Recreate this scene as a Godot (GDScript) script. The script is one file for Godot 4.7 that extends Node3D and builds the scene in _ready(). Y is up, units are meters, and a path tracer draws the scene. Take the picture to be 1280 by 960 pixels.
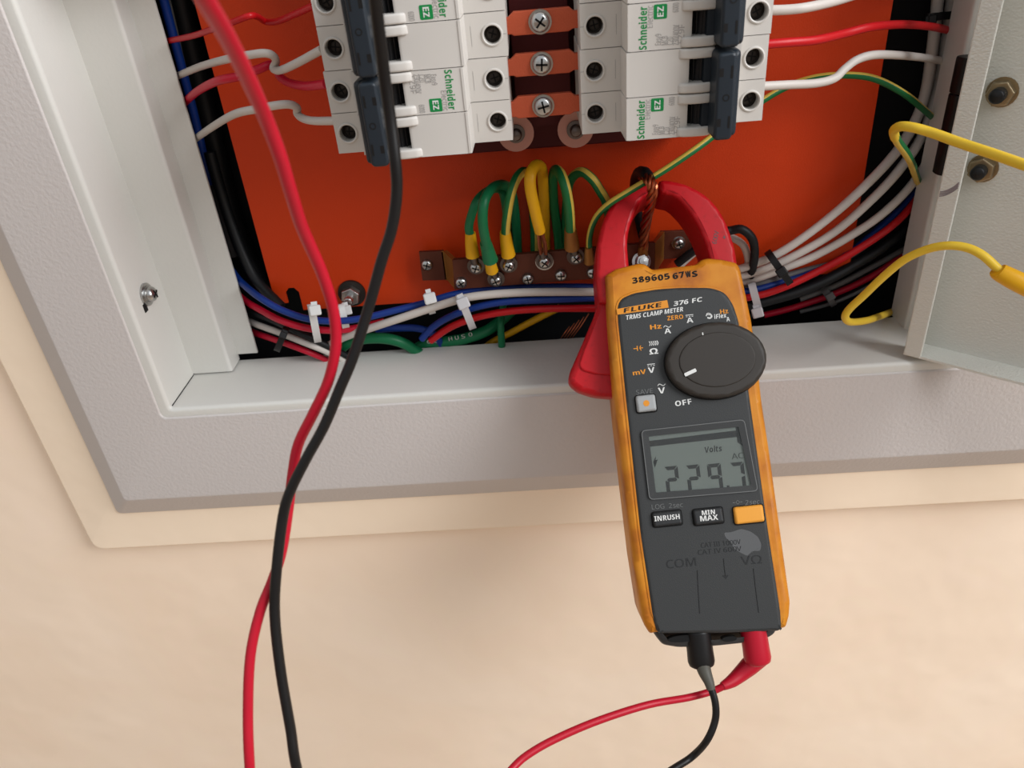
extends Node3D
# An open electrical distribution cabinet set in a plastered wall, a clamp meter hanging in front of it.
# Metres, y up. The wall faces +z. The eye is at EYE; "d" below is the distance of a plane behind the eye, z = EYE.z - d.

const EYE = Vector3(0, 1.5, 0)
const FOCAL = 960.0
var cam_basis: Basis
var used := {}
var M := {}

# ------------------------------------------------------------------ mesh building
class MB:
	var v := PackedVector3Array()
	var c := PackedColorArray()
	var col := Color.WHITE
	var flat := false
	func tri(a: Vector3, b: Vector3, d: Vector3) -> void:   # counter-clockwise seen from outside
		if (b - a).cross(d - a).length_squared() < 1e-20:
			return
		v.push_back(a); v.push_back(b); v.push_back(d)
		c.push_back(col); c.push_back(col); c.push_back(col)
	func quad(a: Vector3, b: Vector3, d: Vector3, e: Vector3) -> void:
		tri(a, b, d); tri(a, d, e)
	func box(xf: Transform3D, lo: Vector3, hi: Vector3) -> void:
		var p := []
		for i in 8:
			p.append(xf * Vector3(hi.x if i & 1 else lo.x, hi.y if i & 2 else lo.y, hi.z if i & 4 else lo.z))
		quad(p[4], p[5], p[7], p[6]); quad(p[1], p[0], p[2], p[3])
		quad(p[5], p[1], p[3], p[7]); quad(p[0], p[4], p[6], p[2])
		quad(p[6], p[7], p[3], p[2]); quad(p[0], p[1], p[5], p[4])
	static func area(p: PackedVector2Array) -> float:
		var s := 0.0
		for i in p.size():
			s += p[i].cross(p[(i + 1) % p.size()])
		return s
	static func inset(p: PackedVector2Array, k: float) -> PackedVector2Array:
		var o := PackedVector2Array()
		var n := p.size()
		for i in n:
			var e1 := (p[i] - p[(i + n - 1) % n]).normalized()
			var e2 := (p[(i + 1) % n] - p[i]).normalized()
			var n1 := Vector2(e1.y, -e1.x)
			var n2 := Vector2(e2.y, -e2.x)
			o.push_back(p[i] - (n1 + n2) / maxf(1.0 + n1.dot(n2), 0.35) * k)
		return o
	func cap(p: PackedVector2Array, xf: Transform3D, h: float, up: bool) -> void:
		var t := Geometry2D.triangulate_polygon(p)
		for i in range(0, t.size(), 3):
			var a := p[t[i]]; var b := p[t[i + 1]]; var d := p[t[i + 2]]
			if ((b - a).cross(d - a) > 0) != up:
				var s := b; b = d; d = s
			tri(xf * Vector3(a.x, a.y, h), xf * Vector3(b.x, b.y, h), xf * Vector3(d.x, d.y, h))
	func ring(p: PackedVector2Array, hp: float, q: PackedVector2Array, hq: float, xf: Transform3D, skip := []) -> void:
		for i in p.size():
			if i in skip:
				continue
			var j := (i + 1) % p.size()
			quad(xf * Vector3(p[i].x, p[i].y, hp), xf * Vector3(p[j].x, p[j].y, hp), xf * Vector3(q[j].x, q[j].y, hq), xf * Vector3(q[i].x, q[i].y, hq))
	# a prism over a polygon of the local xy plane from z = h0 to h1, its upper (and lower) edges rounded
	func prism(poly, xf: Transform3D, h0: float, h1: float, top := 0.0, low := 0.0, skip := []) -> void:
		var p := PackedVector2Array(poly)
		if area(p) < 0:
			p.reverse()
		var rings := []
		var n := 2
		if low > 0:
			for k in n + 1:
				var t := PI / 2 * (1.0 - float(k) / n)
				rings.append([inset(p, low * (1 - cos(t))), h0 + low * (1 - sin(t))])
		else:
			rings.append([p, h0])
		if top > 0:
			for k in n + 1:
				var t := PI / 2 * k / n
				rings.append([inset(p, top * (1 - cos(t))), h1 - top + top * sin(t)])
		else:
			rings.append([p, h1])
		for k in rings.size() - 1:
			if absf(rings[k + 1][1] - rings[k][1]) + (rings[k + 1][0][0] - rings[k][0][0]).length() > 1e-7:
				ring(rings[k][0], rings[k][1], rings[k + 1][0], rings[k + 1][1], xf, skip)
		cap(rings[0][0], xf, rings[0][1], false)
		cap(rings[-1][0], xf, rings[-1][1], true)
	# profile of (radius, height) turned about local z
	func lathe(prof: Array, xf: Transform3D, n := 20, a0 := 0.0) -> void:
		for k in prof.size() - 1:
			var p: Vector2 = prof[k]
			var q: Vector2 = prof[k + 1]
			for i in n:
				var a := a0 + TAU * i / n
				var b := a0 + TAU * (i + 1) / n
				quad(xf * Vector3(p.x * cos(a), p.x * sin(a), p.y), xf * Vector3(p.x * cos(b), p.x * sin(b), p.y), xf * Vector3(q.x * cos(b), q.x * sin(b), q.y), xf * Vector3(q.x * cos(a), q.x * sin(a), q.y))
	func plate_hole(xf: Transform3D, lo: Vector2, hi: Vector2, ctr: Vector2, r: float, depth: float, z := 0.0) -> void:
		var angs := []
		for i in 20:
			angs.append(TAU * i / 20)
		for q in [Vector2(lo.x, lo.y), Vector2(hi.x, lo.y), Vector2(hi.x, hi.y), Vector2(lo.x, hi.y)]:
			angs.append(fposmod((q - ctr).angle(), TAU))
		angs.sort()
		for i in angs.size():
			var a: float = angs[i]
			var b: float = angs[(i + 1) % angs.size()]
			var ua := Vector2.from_angle(a); var ub := Vector2.from_angle(b)
			var oa := ctr + ua * reach(ua, lo - ctr, hi - ctr); var ob := ctr + ub * reach(ub, lo - ctr, hi - ctr)
			var ia := ctr + ua * r; var ib := ctr + ub * r
			quad(xf * Vector3(ia.x, ia.y, z), xf * Vector3(oa.x, oa.y, z), xf * Vector3(ob.x, ob.y, z), xf * Vector3(ib.x, ib.y, z))
			quad(xf * Vector3(ia.x, ia.y, z), xf * Vector3(ib.x, ib.y, z), xf * Vector3(ib.x, ib.y, z - depth), xf * Vector3(ia.x, ia.y, z - depth))
	static func reach(u: Vector2, lo: Vector2, hi: Vector2) -> float:
		var k := 1e9
		if u.x > 1e-6: k = minf(k, hi.x / u.x)
		if u.x < -1e-6: k = minf(k, lo.x / u.x)
		if u.y > 1e-6: k = minf(k, hi.y / u.y)
		if u.y < -1e-6: k = minf(k, lo.y / u.y)
		return k
	# a round cord along points; stripe: [second colour, first angle, last angle] in turns about the cord
	func tube(pts: Array, rad, n := 10, sub := 6, stripe := [], twist := 0.0) -> void:
		var q := []
		var rr := []
		var m := pts.size()
		for i in m - 1:
			var p0: Vector3 = pts[maxi(i - 1, 0)]; var p1: Vector3 = pts[i]; var p2: Vector3 = pts[i + 1]; var p3: Vector3 = pts[mini(i + 2, m - 1)]
			for k in sub:
				var t := float(k) / sub
				q.append(0.5 * (2 * p1 + (p2 - p0) * t + (2 * p0 - 5 * p1 + 4 * p2 - p3) * t * t + (3 * p1 - p0 - 3 * p2 + p3) * t * t * t))
				rr.append(lerpf(rad[i], rad[i + 1], t) if rad is Array else rad)
		q.append(pts[-1]); rr.append(rad[-1] if rad is Array else rad)
		var rings := []
		var side := Vector3.ZERO
		for i in q.size():
			var t: Vector3 = (q[mini(i + 1, q.size() - 1)] - q[maxi(i - 1, 0)]).normalized()
			if i == 0:
				side = Vector3(0, 0, 1) - t * t.z
				if side.length() < 0.1: side = Vector3(0, 1, 0) - t * t.y
			side = (side - t * side.dot(t)).normalized()
			var other := t.cross(side)
			var ring_pts := []
			for k in n:
				var a := TAU * k / n + twist * i
				ring_pts.append(q[i] + (side * cos(a) + other * sin(a)) * rr[i])
			rings.append(ring_pts)
		var base := col
		for i in q.size() - 1:
			for k in n:
				var j := (k + 1) % n
				if stripe.size():
					var mid := (k + 0.5) / n
					col = stripe[0] if fposmod(mid - stripe[1], 1.0) < stripe[2] - stripe[1] else base
				quad(rings[i][k], rings[i][j], rings[i + 1][j], rings[i + 1][k])
		col = base
		for k in n:
			var j := (k + 1) % n
			tri(q[0], rings[0][j], rings[0][k])
			tri(q[-1], rings[-1][k], rings[-1][j])
	func mesh(move: Transform3D) -> ArrayMesh:
		var n := v.size() / 3
		var fn := PackedVector3Array()
		fn.resize(n)
		var at := {}
		var pos := PackedVector3Array()
		pos.resize(v.size())
		for i in v.size():
			pos[i] = move * v[i]
		for i in n:
			fn[i] = (pos[i * 3 + 1] - pos[i * 3]).cross(pos[i * 3 + 2] - pos[i * 3])
			for k in 3:
				var key := Vector3i((v[i * 3 + k] * 2e5).round())
				if at.has(key): at[key].append(i)
				else: at[key] = [i]
		var ov := PackedVector3Array(); var on := PackedVector3Array(); var oc := PackedColorArray()
		ov.resize(v.size()); on.resize(v.size()); oc.resize(v.size())
		for i in n:
			var fu := fn[i].normalized()
			for k in 3:
				var s := fn[i]
				if not flat:
					s = Vector3.ZERO
					for j in at[Vector3i((v[i * 3 + k] * 2e5).round())]:
						if fn[j].normalized().dot(fu) > 0.64:
							s += fn[j]
				var to: int = i * 3 + [0, 2, 1][k]     # front faces run clockwise
				ov[to] = pos[i * 3 + k]; on[to] = s.normalized(); oc[to] = c[i * 3 + k]
		var a := []
		a.resize(Mesh.ARRAY_MAX)
		a[Mesh.ARRAY_VERTEX] = ov; a[Mesh.ARRAY_NORMAL] = on; a[Mesh.ARRAY_COLOR] = oc
		var out := ArrayMesh.new()
		out.add_surface_from_arrays(Mesh.PRIMITIVE_TRIANGLES, a)
		return out

func numbered(n: String) -> String:
	used[n] = used.get(n, -1) + 1
	return n if used[n] == 0 else "%s_%03d" % [n, used[n]]

func tag(o: Node, label: String, category := "", group := "") -> void:
	o.set_meta("label", label)
	if category: o.set_meta("category", category)
	if group: o.set_meta("group", group)

func thing(called: String, label: String, category: String, at: Vector3, group := "") -> Node3D:
	var o := Node3D.new()
	o.name = numbered(called); o.position = at
	add_child(o, true); tag(o, label, category, group)
	return o

func at_of(o: Node) -> Transform3D:
	return Transform3D() if o == self else at_of(o.get_parent()) * o.transform

# commits mb as one named mesh under parent; vertices are world points unless local
func part(called: String, mb: MB, mat: Material, parent: Node, local := false) -> MeshInstance3D:
	var o := MeshInstance3D.new()
	o.name = called
	o.mesh = mb.mesh(Transform3D() if local else at_of(parent).affine_inverse())
	o.material_override = mat
	parent.add_child(o, true)
	return o

func whole(called: String, mb: MB, mat: Material, label: String, category: String, group := "") -> MeshInstance3D:
	var box := AABB(mb.v[0], Vector3.ZERO)
	for p in mb.v: box = box.expand(p)
	var o := MeshInstance3D.new()
	o.name = numbered(called)
	o.position = box.get_center()
	o.mesh = mb.mesh(Transform3D(Basis(), -o.position))
	o.material_override = mat
	add_child(o, true); tag(o, label, category, group)
	return o

func struct(called: String, mb: MB, mat: Material, label: String, category: String) -> void:
	var o := MeshInstance3D.new()
	o.name = called; o.mesh = mb.mesh(Transform3D()); o.material_override = mat
	add_child(o, true); tag(o, label, category); o.set_meta("kind", "structure")

# the point on the plane d behind the eye that is seen at pixel (x, y) of 1280 x 960
func U(x: float, y: float, d: float) -> Vector3:
	var r := cam_basis * Vector3((x - 640) / FOCAL, -(y - 480) / FOCAL, -1)
	return EYE + r * (d / -r.z)

func path(a: Array, d := 0.0) -> Array:    # [x, y, d, x, y, d ...], or [x, y, x, y ...] at one d
	var o := []
	if d > 0:
		for i in range(0, a.size(), 2): o.append(U(a[i], a[i + 1], d))
	else:
		for i in range(0, a.size(), 3): o.append(U(a[i], a[i + 1], a[i + 2]))
	return o

static func rounded(pts: Array, r, n := 4) -> PackedVector2Array:
	var o := PackedVector2Array()
	var m := pts.size()
	for i in m:
		var k: float = r[i] if r is Array else r
		var p: Vector2 = pts[i]; var a: Vector2 = pts[(i + m - 1) % m]; var b: Vector2 = pts[(i + 1) % m]
		k = minf(k, minf((a - p).length(), (b - p).length()) * 0.49)
		if k <= 0:
			o.push_back(p); continue
		var s := p + (a - p).normalized() * k; var e := p + (b - p).normalized() * k
		for j in n + 1:
			var t := float(j) / n
			o.push_back(s.lerp(p, t).lerp(p.lerp(e, t), t))
	return o

static func rect(x0: float, y0: float, x1: float, y1: float) -> Array:
	return [Vector2(x0, y0), Vector2(x1, y0), Vector2(x1, y1), Vector2(x0, y1)]

static func pairs(a: Array, k := 0.001) -> Array:
	var o := []
	for i in range(0, a.size(), 2): o.append(Vector2(a[i], a[i + 1]) * k)
	return o

static func circle(r: float, n := 20, at := Vector2.ZERO, ry := -1.0) -> Array:
	var o := []
	for i in n: o.append(at + Vector2(r * cos(TAU * i / n), (r if ry < 0 else ry) * sin(TAU * i / n)))
	return o

static func frame_at(at: Vector3, z: Vector3, y := Vector3.UP) -> Transform3D:
	var zz := z.normalized()
	var yy := (y - zz * y.dot(zz)).normalized()
	return Transform3D(Basis(yy.cross(zz), yy, zz), at)

# lettering as solid thin type; xf's xy plane carries it, h is the height of capitals, wide a width to squeeze it to (0: natural), lean a slant
func type(mb: MB, s: String, xf: Transform3D, h: float, wide := 0.0, bold := true, lean := 0.0, font := "Droid Sans", thick := 0.00012) -> void:
	var f := SystemFont.new()
	f.font_names = PackedStringArray([font]); f.font_weight = 700 if bold else 400
	var t := TextMesh.new()
	t.font = f; t.text = s; t.font_size = 32; t.pixel_size = h / (32 * 0.714); t.depth = thick; t.curve_step = 3.0
	t.horizontal_alignment = HORIZONTAL_ALIGNMENT_CENTER
	var a := t.get_mesh_arrays()
	var v: PackedVector3Array = a[Mesh.ARRAY_VERTEX]
	if v.is_empty(): return
	var box := AABB(v[0], Vector3.ZERO)
	for p in v: box = box.expand(p)
	var k := wide / box.size.x if wide > 0 else 1.0
	var mid := box.get_center()
	var ix = a[Mesh.ARRAY_INDEX]
	var m: int = ix.size() if ix else v.size()
	for i in range(0, m, 3):
		var q := []
		for j in 3:
			var p := v[ix[i + j]] if ix else v[i + j]
			p -= Vector3(mid.x, mid.y, 0)
			q.append(xf * Vector3(p.x * k + p.y * lean, p.y, p.z + thick * 0.5))
		mb.tri(q[0], q[2], q[1])

# ------------------------------------------------------------------ materials
func mat(c: Color, rough := 0.5, metal := 0.0) -> StandardMaterial3D:
	var m := StandardMaterial3D.new()
	m.albedo_color = (c.srgb_to_linear() * 0.8).linear_to_srgb(); m.albedo_color.a = c.a; m.roughness = rough; m.metallic = metal
	if metal < 0.5: m.metallic_specular = 0.38
	return m

func noise_tex(freq: float, seed_: int, normal: bool, strength := 4.0, ramp: Gradient = null, oct := 3, size := 512) -> NoiseTexture2D:
	var f := FastNoiseLite.new()
	f.noise_type = FastNoiseLite.TYPE_SIMPLEX_SMOOTH; f.frequency = freq; f.seed = seed_; f.fractal_octaves = oct
	var t := NoiseTexture2D.new()
	t.width = size; t.height = size; t.seamless = true; t.noise = f
	t.as_normal_map = normal; t.bump_strength = strength
	if ramp: t.color_ramp = ramp
	return t

func grad(a: Array) -> Gradient:
	var g := Gradient.new()
	var o := PackedFloat32Array(); var c := PackedColorArray()
	for x in a:
		o.push_back(x[0]); c.push_back(x[1])
	g.offsets = o; g.colors = c
	return g

func tri_tex(m: StandardMaterial3D, k: float, world := false) -> void:
	m.uv1_triplanar = true; m.uv1_world_triplanar = world; m.uv1_scale = Vector3(k, k, k); m.uv1_triplanar_sharpness = 4.0

func relief(m: StandardMaterial3D, freq: float, k: float, strength: float, scale_: float, seed_ := 3) -> void:
	m.normal_enabled = true; m.normal_scale = scale_
	m.normal_texture = noise_tex(freq, seed_, true, strength)
	tri_tex(m, k)

func rgb8(r: int, g: int, b: int) -> Color:
	return Color8(r, g, b)

func make_materials() -> void:
	M.frame = mat(rgb8(214, 207, 203), 0.5); relief(M.frame, 0.045, 14.0, 5.0, 0.24)
	M.lip = mat(rgb8(228, 226, 219), 0.42); relief(M.lip, 0.04, 12.0, 3.0, 0.12, 4)
	M.door = mat(rgb8(226, 225, 216), 0.5); relief(M.door, 0.09, 14.0, 5.0, 0.4, 5)
	M.dark_inside = mat(rgb8(30, 31, 33), 0.6)
	M.orange = mat(rgb8(216, 62, 10), 0.42); relief(M.orange, 0.07, 22.0, 4.0, 0.2, 6)
	M.wall = mat(Color.WHITE, 0.75); M.wall.albedo_color = Color.WHITE
	M.wall.albedo_texture = noise_tex(0.006, 11, false, 1, grad([[0.0, rgb8(243, 219, 194)], [0.5, rgb8(246, 224, 200)], [1.0, rgb8(248, 228, 206)]]), 4)
	relief(M.wall, 0.02, 1.3, 3.0, 0.2, 7)
	M.plaster = mat(rgb8(242, 220, 194), 0.7); M.plaster.albedo_color = rgb8(247, 227, 202); relief(M.plaster, 0.02, 3.0, 3.0, 0.2, 8)
	M.floor = mat(rgb8(225, 205, 185), 0.6)
	M.breaker = mat(rgb8(216, 211, 204), 0.42)
	M.tie = mat(rgb8(35, 43, 51), 0.42)
	M.drum = mat(rgb8(32, 33, 36), 0.35)
	M.black = mat(rgb8(22, 22, 23), 0.45)
	M.hole = mat(rgb8(14, 13, 12), 0.8)
	M.green_ink = mat(rgb8(20, 140, 72), 0.5)
	M.grey_ink = mat(rgb8(168, 164, 160), 0.6)
	M.white_ink = mat(rgb8(232, 232, 228), 0.5)
	M.steel = mat(rgb8(200, 200, 198), 0.28, 1.0)
	M.dull_steel = mat(rgb8(112, 104, 100), 0.4, 1.0)
	M.dark_screw = mat(rgb8(64, 58, 54), 0.45, 0.8)
	M.washer = mat(rgb8(190, 140, 128), 0.45, 0.6)
	M.brass = mat(rgb8(172, 154, 124), 0.38, 1.0)
	M.copper = mat(rgb8(204, 94, 62), 0.5, 0.25); relief(M.copper, 0.06, 30.0, 4.0, 0.3, 9)
	M.strand = mat(rgb8(190, 105, 72), 0.35, 1.0)
	M.bar = mat(rgb8(98, 50, 34), 0.5, 0.15); relief(M.bar, 0.03, 20.0, 3.0, 0.3, 10)
	M.bend = mat(rgb8(168, 112, 52), 0.45, 0.4)
	M.support = mat(rgb8(84, 18, 18), 0.6)
	M.white_wire = mat(rgb8(210, 202, 194), 0.45)
	M.grey_shade_wire = mat(rgb8(112, 110, 110), 0.5)  # grey cable colour; also white cables and a tie with shade painted in
	M.red_wire = mat(rgb8(200, 20, 28), 0.4)
	M.crimson_wire = mat(rgb8(204, 22, 52), 0.38)
	M.blue_wire = mat(rgb8(18, 54, 134), 0.42)
	M.black_wire = mat(rgb8(21, 22, 24), 0.5)
	M.green_wire = mat(rgb8(22, 116, 72), 0.4)
	M.yellow_wire = mat(rgb8(246, 206, 60), 0.42)
	M.amber = mat(rgb8(240, 178, 24), 0.42)
	M.stripe = mat(Color.WHITE, 0.42); M.stripe.vertex_color_use_as_albedo = true
	M.nylon = mat(rgb8(226, 226, 224), 0.4)
	M.clear_nylon = mat(rgb8(205, 203, 205), 0.35)
	M.lead_red = mat(rgb8(192, 18, 44), 0.4)
	M.lead_black = mat(rgb8(20, 18, 18), 0.42)
	M.lead_grey = mat(rgb8(86, 84, 76), 0.5)
	M.meter_red = mat(Color.WHITE, 0.42)
	M.meter_red.albedo_texture = noise_tex(0.02, 21, false, 1, grad([[0.0, rgb8(172, 14, 24)], [0.3, rgb8(194, 14, 26)], [1.0, rgb8(198, 17, 30)]]), 4); tri_tex(M.meter_red, 18.0)
	M.holster = mat(Color.WHITE, 0.45)
	M.holster.albedo_texture = noise_tex(0.008, 22, false, 1, grad([[0.0, rgb8(184, 104, 28)], [0.35, rgb8(214, 130, 28)], [0.6, rgb8(226, 144, 34)], [1.0, rgb8(232, 154, 46)]]), 5); tri_tex(M.holster, 9.0); M.holster.albedo_color = Color(0.87, 0.87, 0.87)
	M.panel = mat(rgb8(58, 59, 59), 0.5); relief(M.panel, 0.12, 20.0, 3.0, 0.15, 12)
	M.knob = mat(rgb8(56, 51, 46), 0.5)
	M.knob_top = mat(rgb8(74, 69, 64), 0.55)
	M.orange_ink = mat(rgb8(232, 150, 44), 0.5)
	M.emboss = mat(rgb8(40, 41, 42), 0.6)
	M.screen = mat(rgb8(98, 106, 100), 0.6)
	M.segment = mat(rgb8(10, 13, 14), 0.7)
	M.button = mat(rgb8(50, 51, 52), 0.45)
	M.grey_button = mat(rgb8(170, 172, 172), 0.45)
	M.orange_button = mat(rgb8(246, 170, 66), 0.42)
	M.bezel = mat(rgb8(112, 113, 112), 0.4)
	M.chip = mat(rgb8(96, 97, 98), 0.7)
	M.marker = mat(rgb8(28, 22, 18), 0.6)
	M.smudge = mat(rgb8(150, 140, 142), 0.6)
	var g := mat(Color(0.9, 0.93, 0.92, 0.025), 0.1); g.metallic_specular = 0.08; g.transparency = BaseMaterial3D.TRANSPARENCY_ALPHA
	M.pane = g

# ------------------------------------------------------------------ small hardware
func PT(x: float, y: float, t: float) -> Vector3:       # the point t along the line of sight of pixel (x, y)
	return EYE + cam_basis * Vector3((x - 640) / FOCAL, -(y - 480) / FOCAL, -1) * t

func tpath(a: Array) -> Array:
	var o := []
	for i in range(0, a.size(), 3): o.append(PT(a[i], a[i + 1], a[i + 2]))
	return o

# a pan head with a cross recess, its axis along z of xf; slot is the dark recess
func pan_head(mb: MB, slot: MB, xf: Transform3D, r: float, h: float, washer := 0.0, turn := 0.4) -> void:
	var b := 0.0
	if washer > 0:
		mb.lathe([Vector2(washer, 0), Vector2(washer, 0.0008), Vector2(r * 0.9, 0.0008)], xf, 20)
		b = 0.0008
	mb.lathe([Vector2(r, b), Vector2(r, b + h * 0.35), Vector2(r * 0.88, b + h * 0.7), Vector2(r * 0.6, b + h * 0.93), Vector2(0.00001, b + h)], xf, 18)
	for k in 2:
		var a := turn + PI / 2 * k
		var q := []
		for p in rect(-r * 0.62, -r * 0.1, r * 0.62, r * 0.1): q.append(p.rotated(a))
		slot.prism(q, xf, b + h * 0.5, b + h + 0.00012)

func hexagon(r: float, turn := 0.0) -> Array:
	var o := []
	for i in 6: o.append(Vector2.from_angle(turn + TAU * i / 6) * r)
	return o

# a flat strap closed round a bundle: a and b are its two sides, deep its half depth
func strap(mb: MB, a: Vector3, b: Vector3, deep: float, width: float) -> void:
	var mid := (a + b) / 2
	var e1 := (a - b) / 2
	var e2 := (EYE - mid).normalized()
	e2 = (e2 - e1.normalized() * e2.dot(e1.normalized())).normalized()
	var e3 := e1.normalized().cross(e2)
	var n := 20
	var g := []
	for i in n:
		var t := TAU * i / n
		var o := mid + e1 * cos(t) + e2 * sin(t) * deep
		var out := (e1.normalized() * cos(t) + e2 * sin(t)) * 0.0011
		g.append([o - e3 * width / 2, o + e3 * width / 2, o + out + e3 * width / 2, o + out - e3 * width / 2])
	for i in n:
		var p = g[i]; var q = g[(i + 1) % n]
		for k in 4:
			var l := (k + 1) % 4
			mb.quad(p[k], p[l], q[l], q[k])

func cable_tie(label: String, a: Vector3, b: Vector3, deep: float, width: float, head: Vector3, size: float, m: Material) -> void:
	var t := thing("cable_tie", label, "cable tie", (a + b) / 2)
	var s := MB.new()
	strap(s, a, b, deep, width)
	part("strap", s, m, t)
	var h := MB.new()
	var xf := frame_at(head, EYE - head, a - b)
	h.prism(rounded(rect(-size * 0.55, -size / 2, size * 0.55, size / 2), size * 0.15, 2), xf, -size * 0.4, size * 0.5, size * 0.12)
	h.prism(rect(-width * 0.4, size * 0.45, width * 0.4, size * 0.85), xf, -size * 0.1, size * 0.1)
	part("head", h, m, t)

# ------------------------------------------------------------------ wall and cabinet
const FACE = -0.39          # the front of the cabinet's frame
const TOP = 0.008           # the top of its opening
const PLATE = -0.45         # the front of the orange mounting plate

func E(x: float, y: float, z: float) -> Vector3:
	return EYE + Vector3(x, y, z)

func zplane(z: float) -> Transform3D:
	return Transform3D(Basis(), E(0, 0, z))

func build_wall() -> void:
	var w := MB.new()
	var hole := PackedVector2Array(rect(-0.275, -0.29, 0.30, TOP + 0.035))
	var rim := PackedVector2Array(rect(-2.2, -1.5, 2.2, 1.2))
	var xf := zplane(0)
	w.ring(rim, -0.415, hole, -0.415, xf)
	w.ring(hole, -0.415, hole, -0.53, xf)
	w.ring(hole, -0.53, rim, -0.53, xf)
	w.ring(rim, -0.53, rim, -0.415, xf)
	struct("wall_back", w, M.wall, "cream painted plaster wall behind the cabinet and the hanging meter", "wall")
	var f := MB.new()
	f.box(Transform3D(), Vector3(-2.2, -0.1, -0.53), Vector3(2.2, 0, 3.0))
	struct("floor", f, M.floor, "plain beige floor below the wall", "floor")
	var t := MB.new()
	var o := rounded(rect(-0.3395, -0.3735, 0.372, TOP + 0.1), 0.012, 5)
	var i := rounded(rect(-0.28, -0.295, 0.305, TOP + 0.04), 0.012, 5)
	var o2 := MB.inset(o, 0.004)
	t.ring(o, -0.4151, o, -0.409, xf)
	t.ring(o, -0.409, o2, -0.4052, xf)
	t.ring(o2, -0.4052, i, -0.4052, xf)
	t.ring(i, -0.4052, i, -0.4151, xf)
	struct("trim_1", t, M.plaster, "raised pale plaster border with rounded corner around the grey cabinet", "trim")

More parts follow.
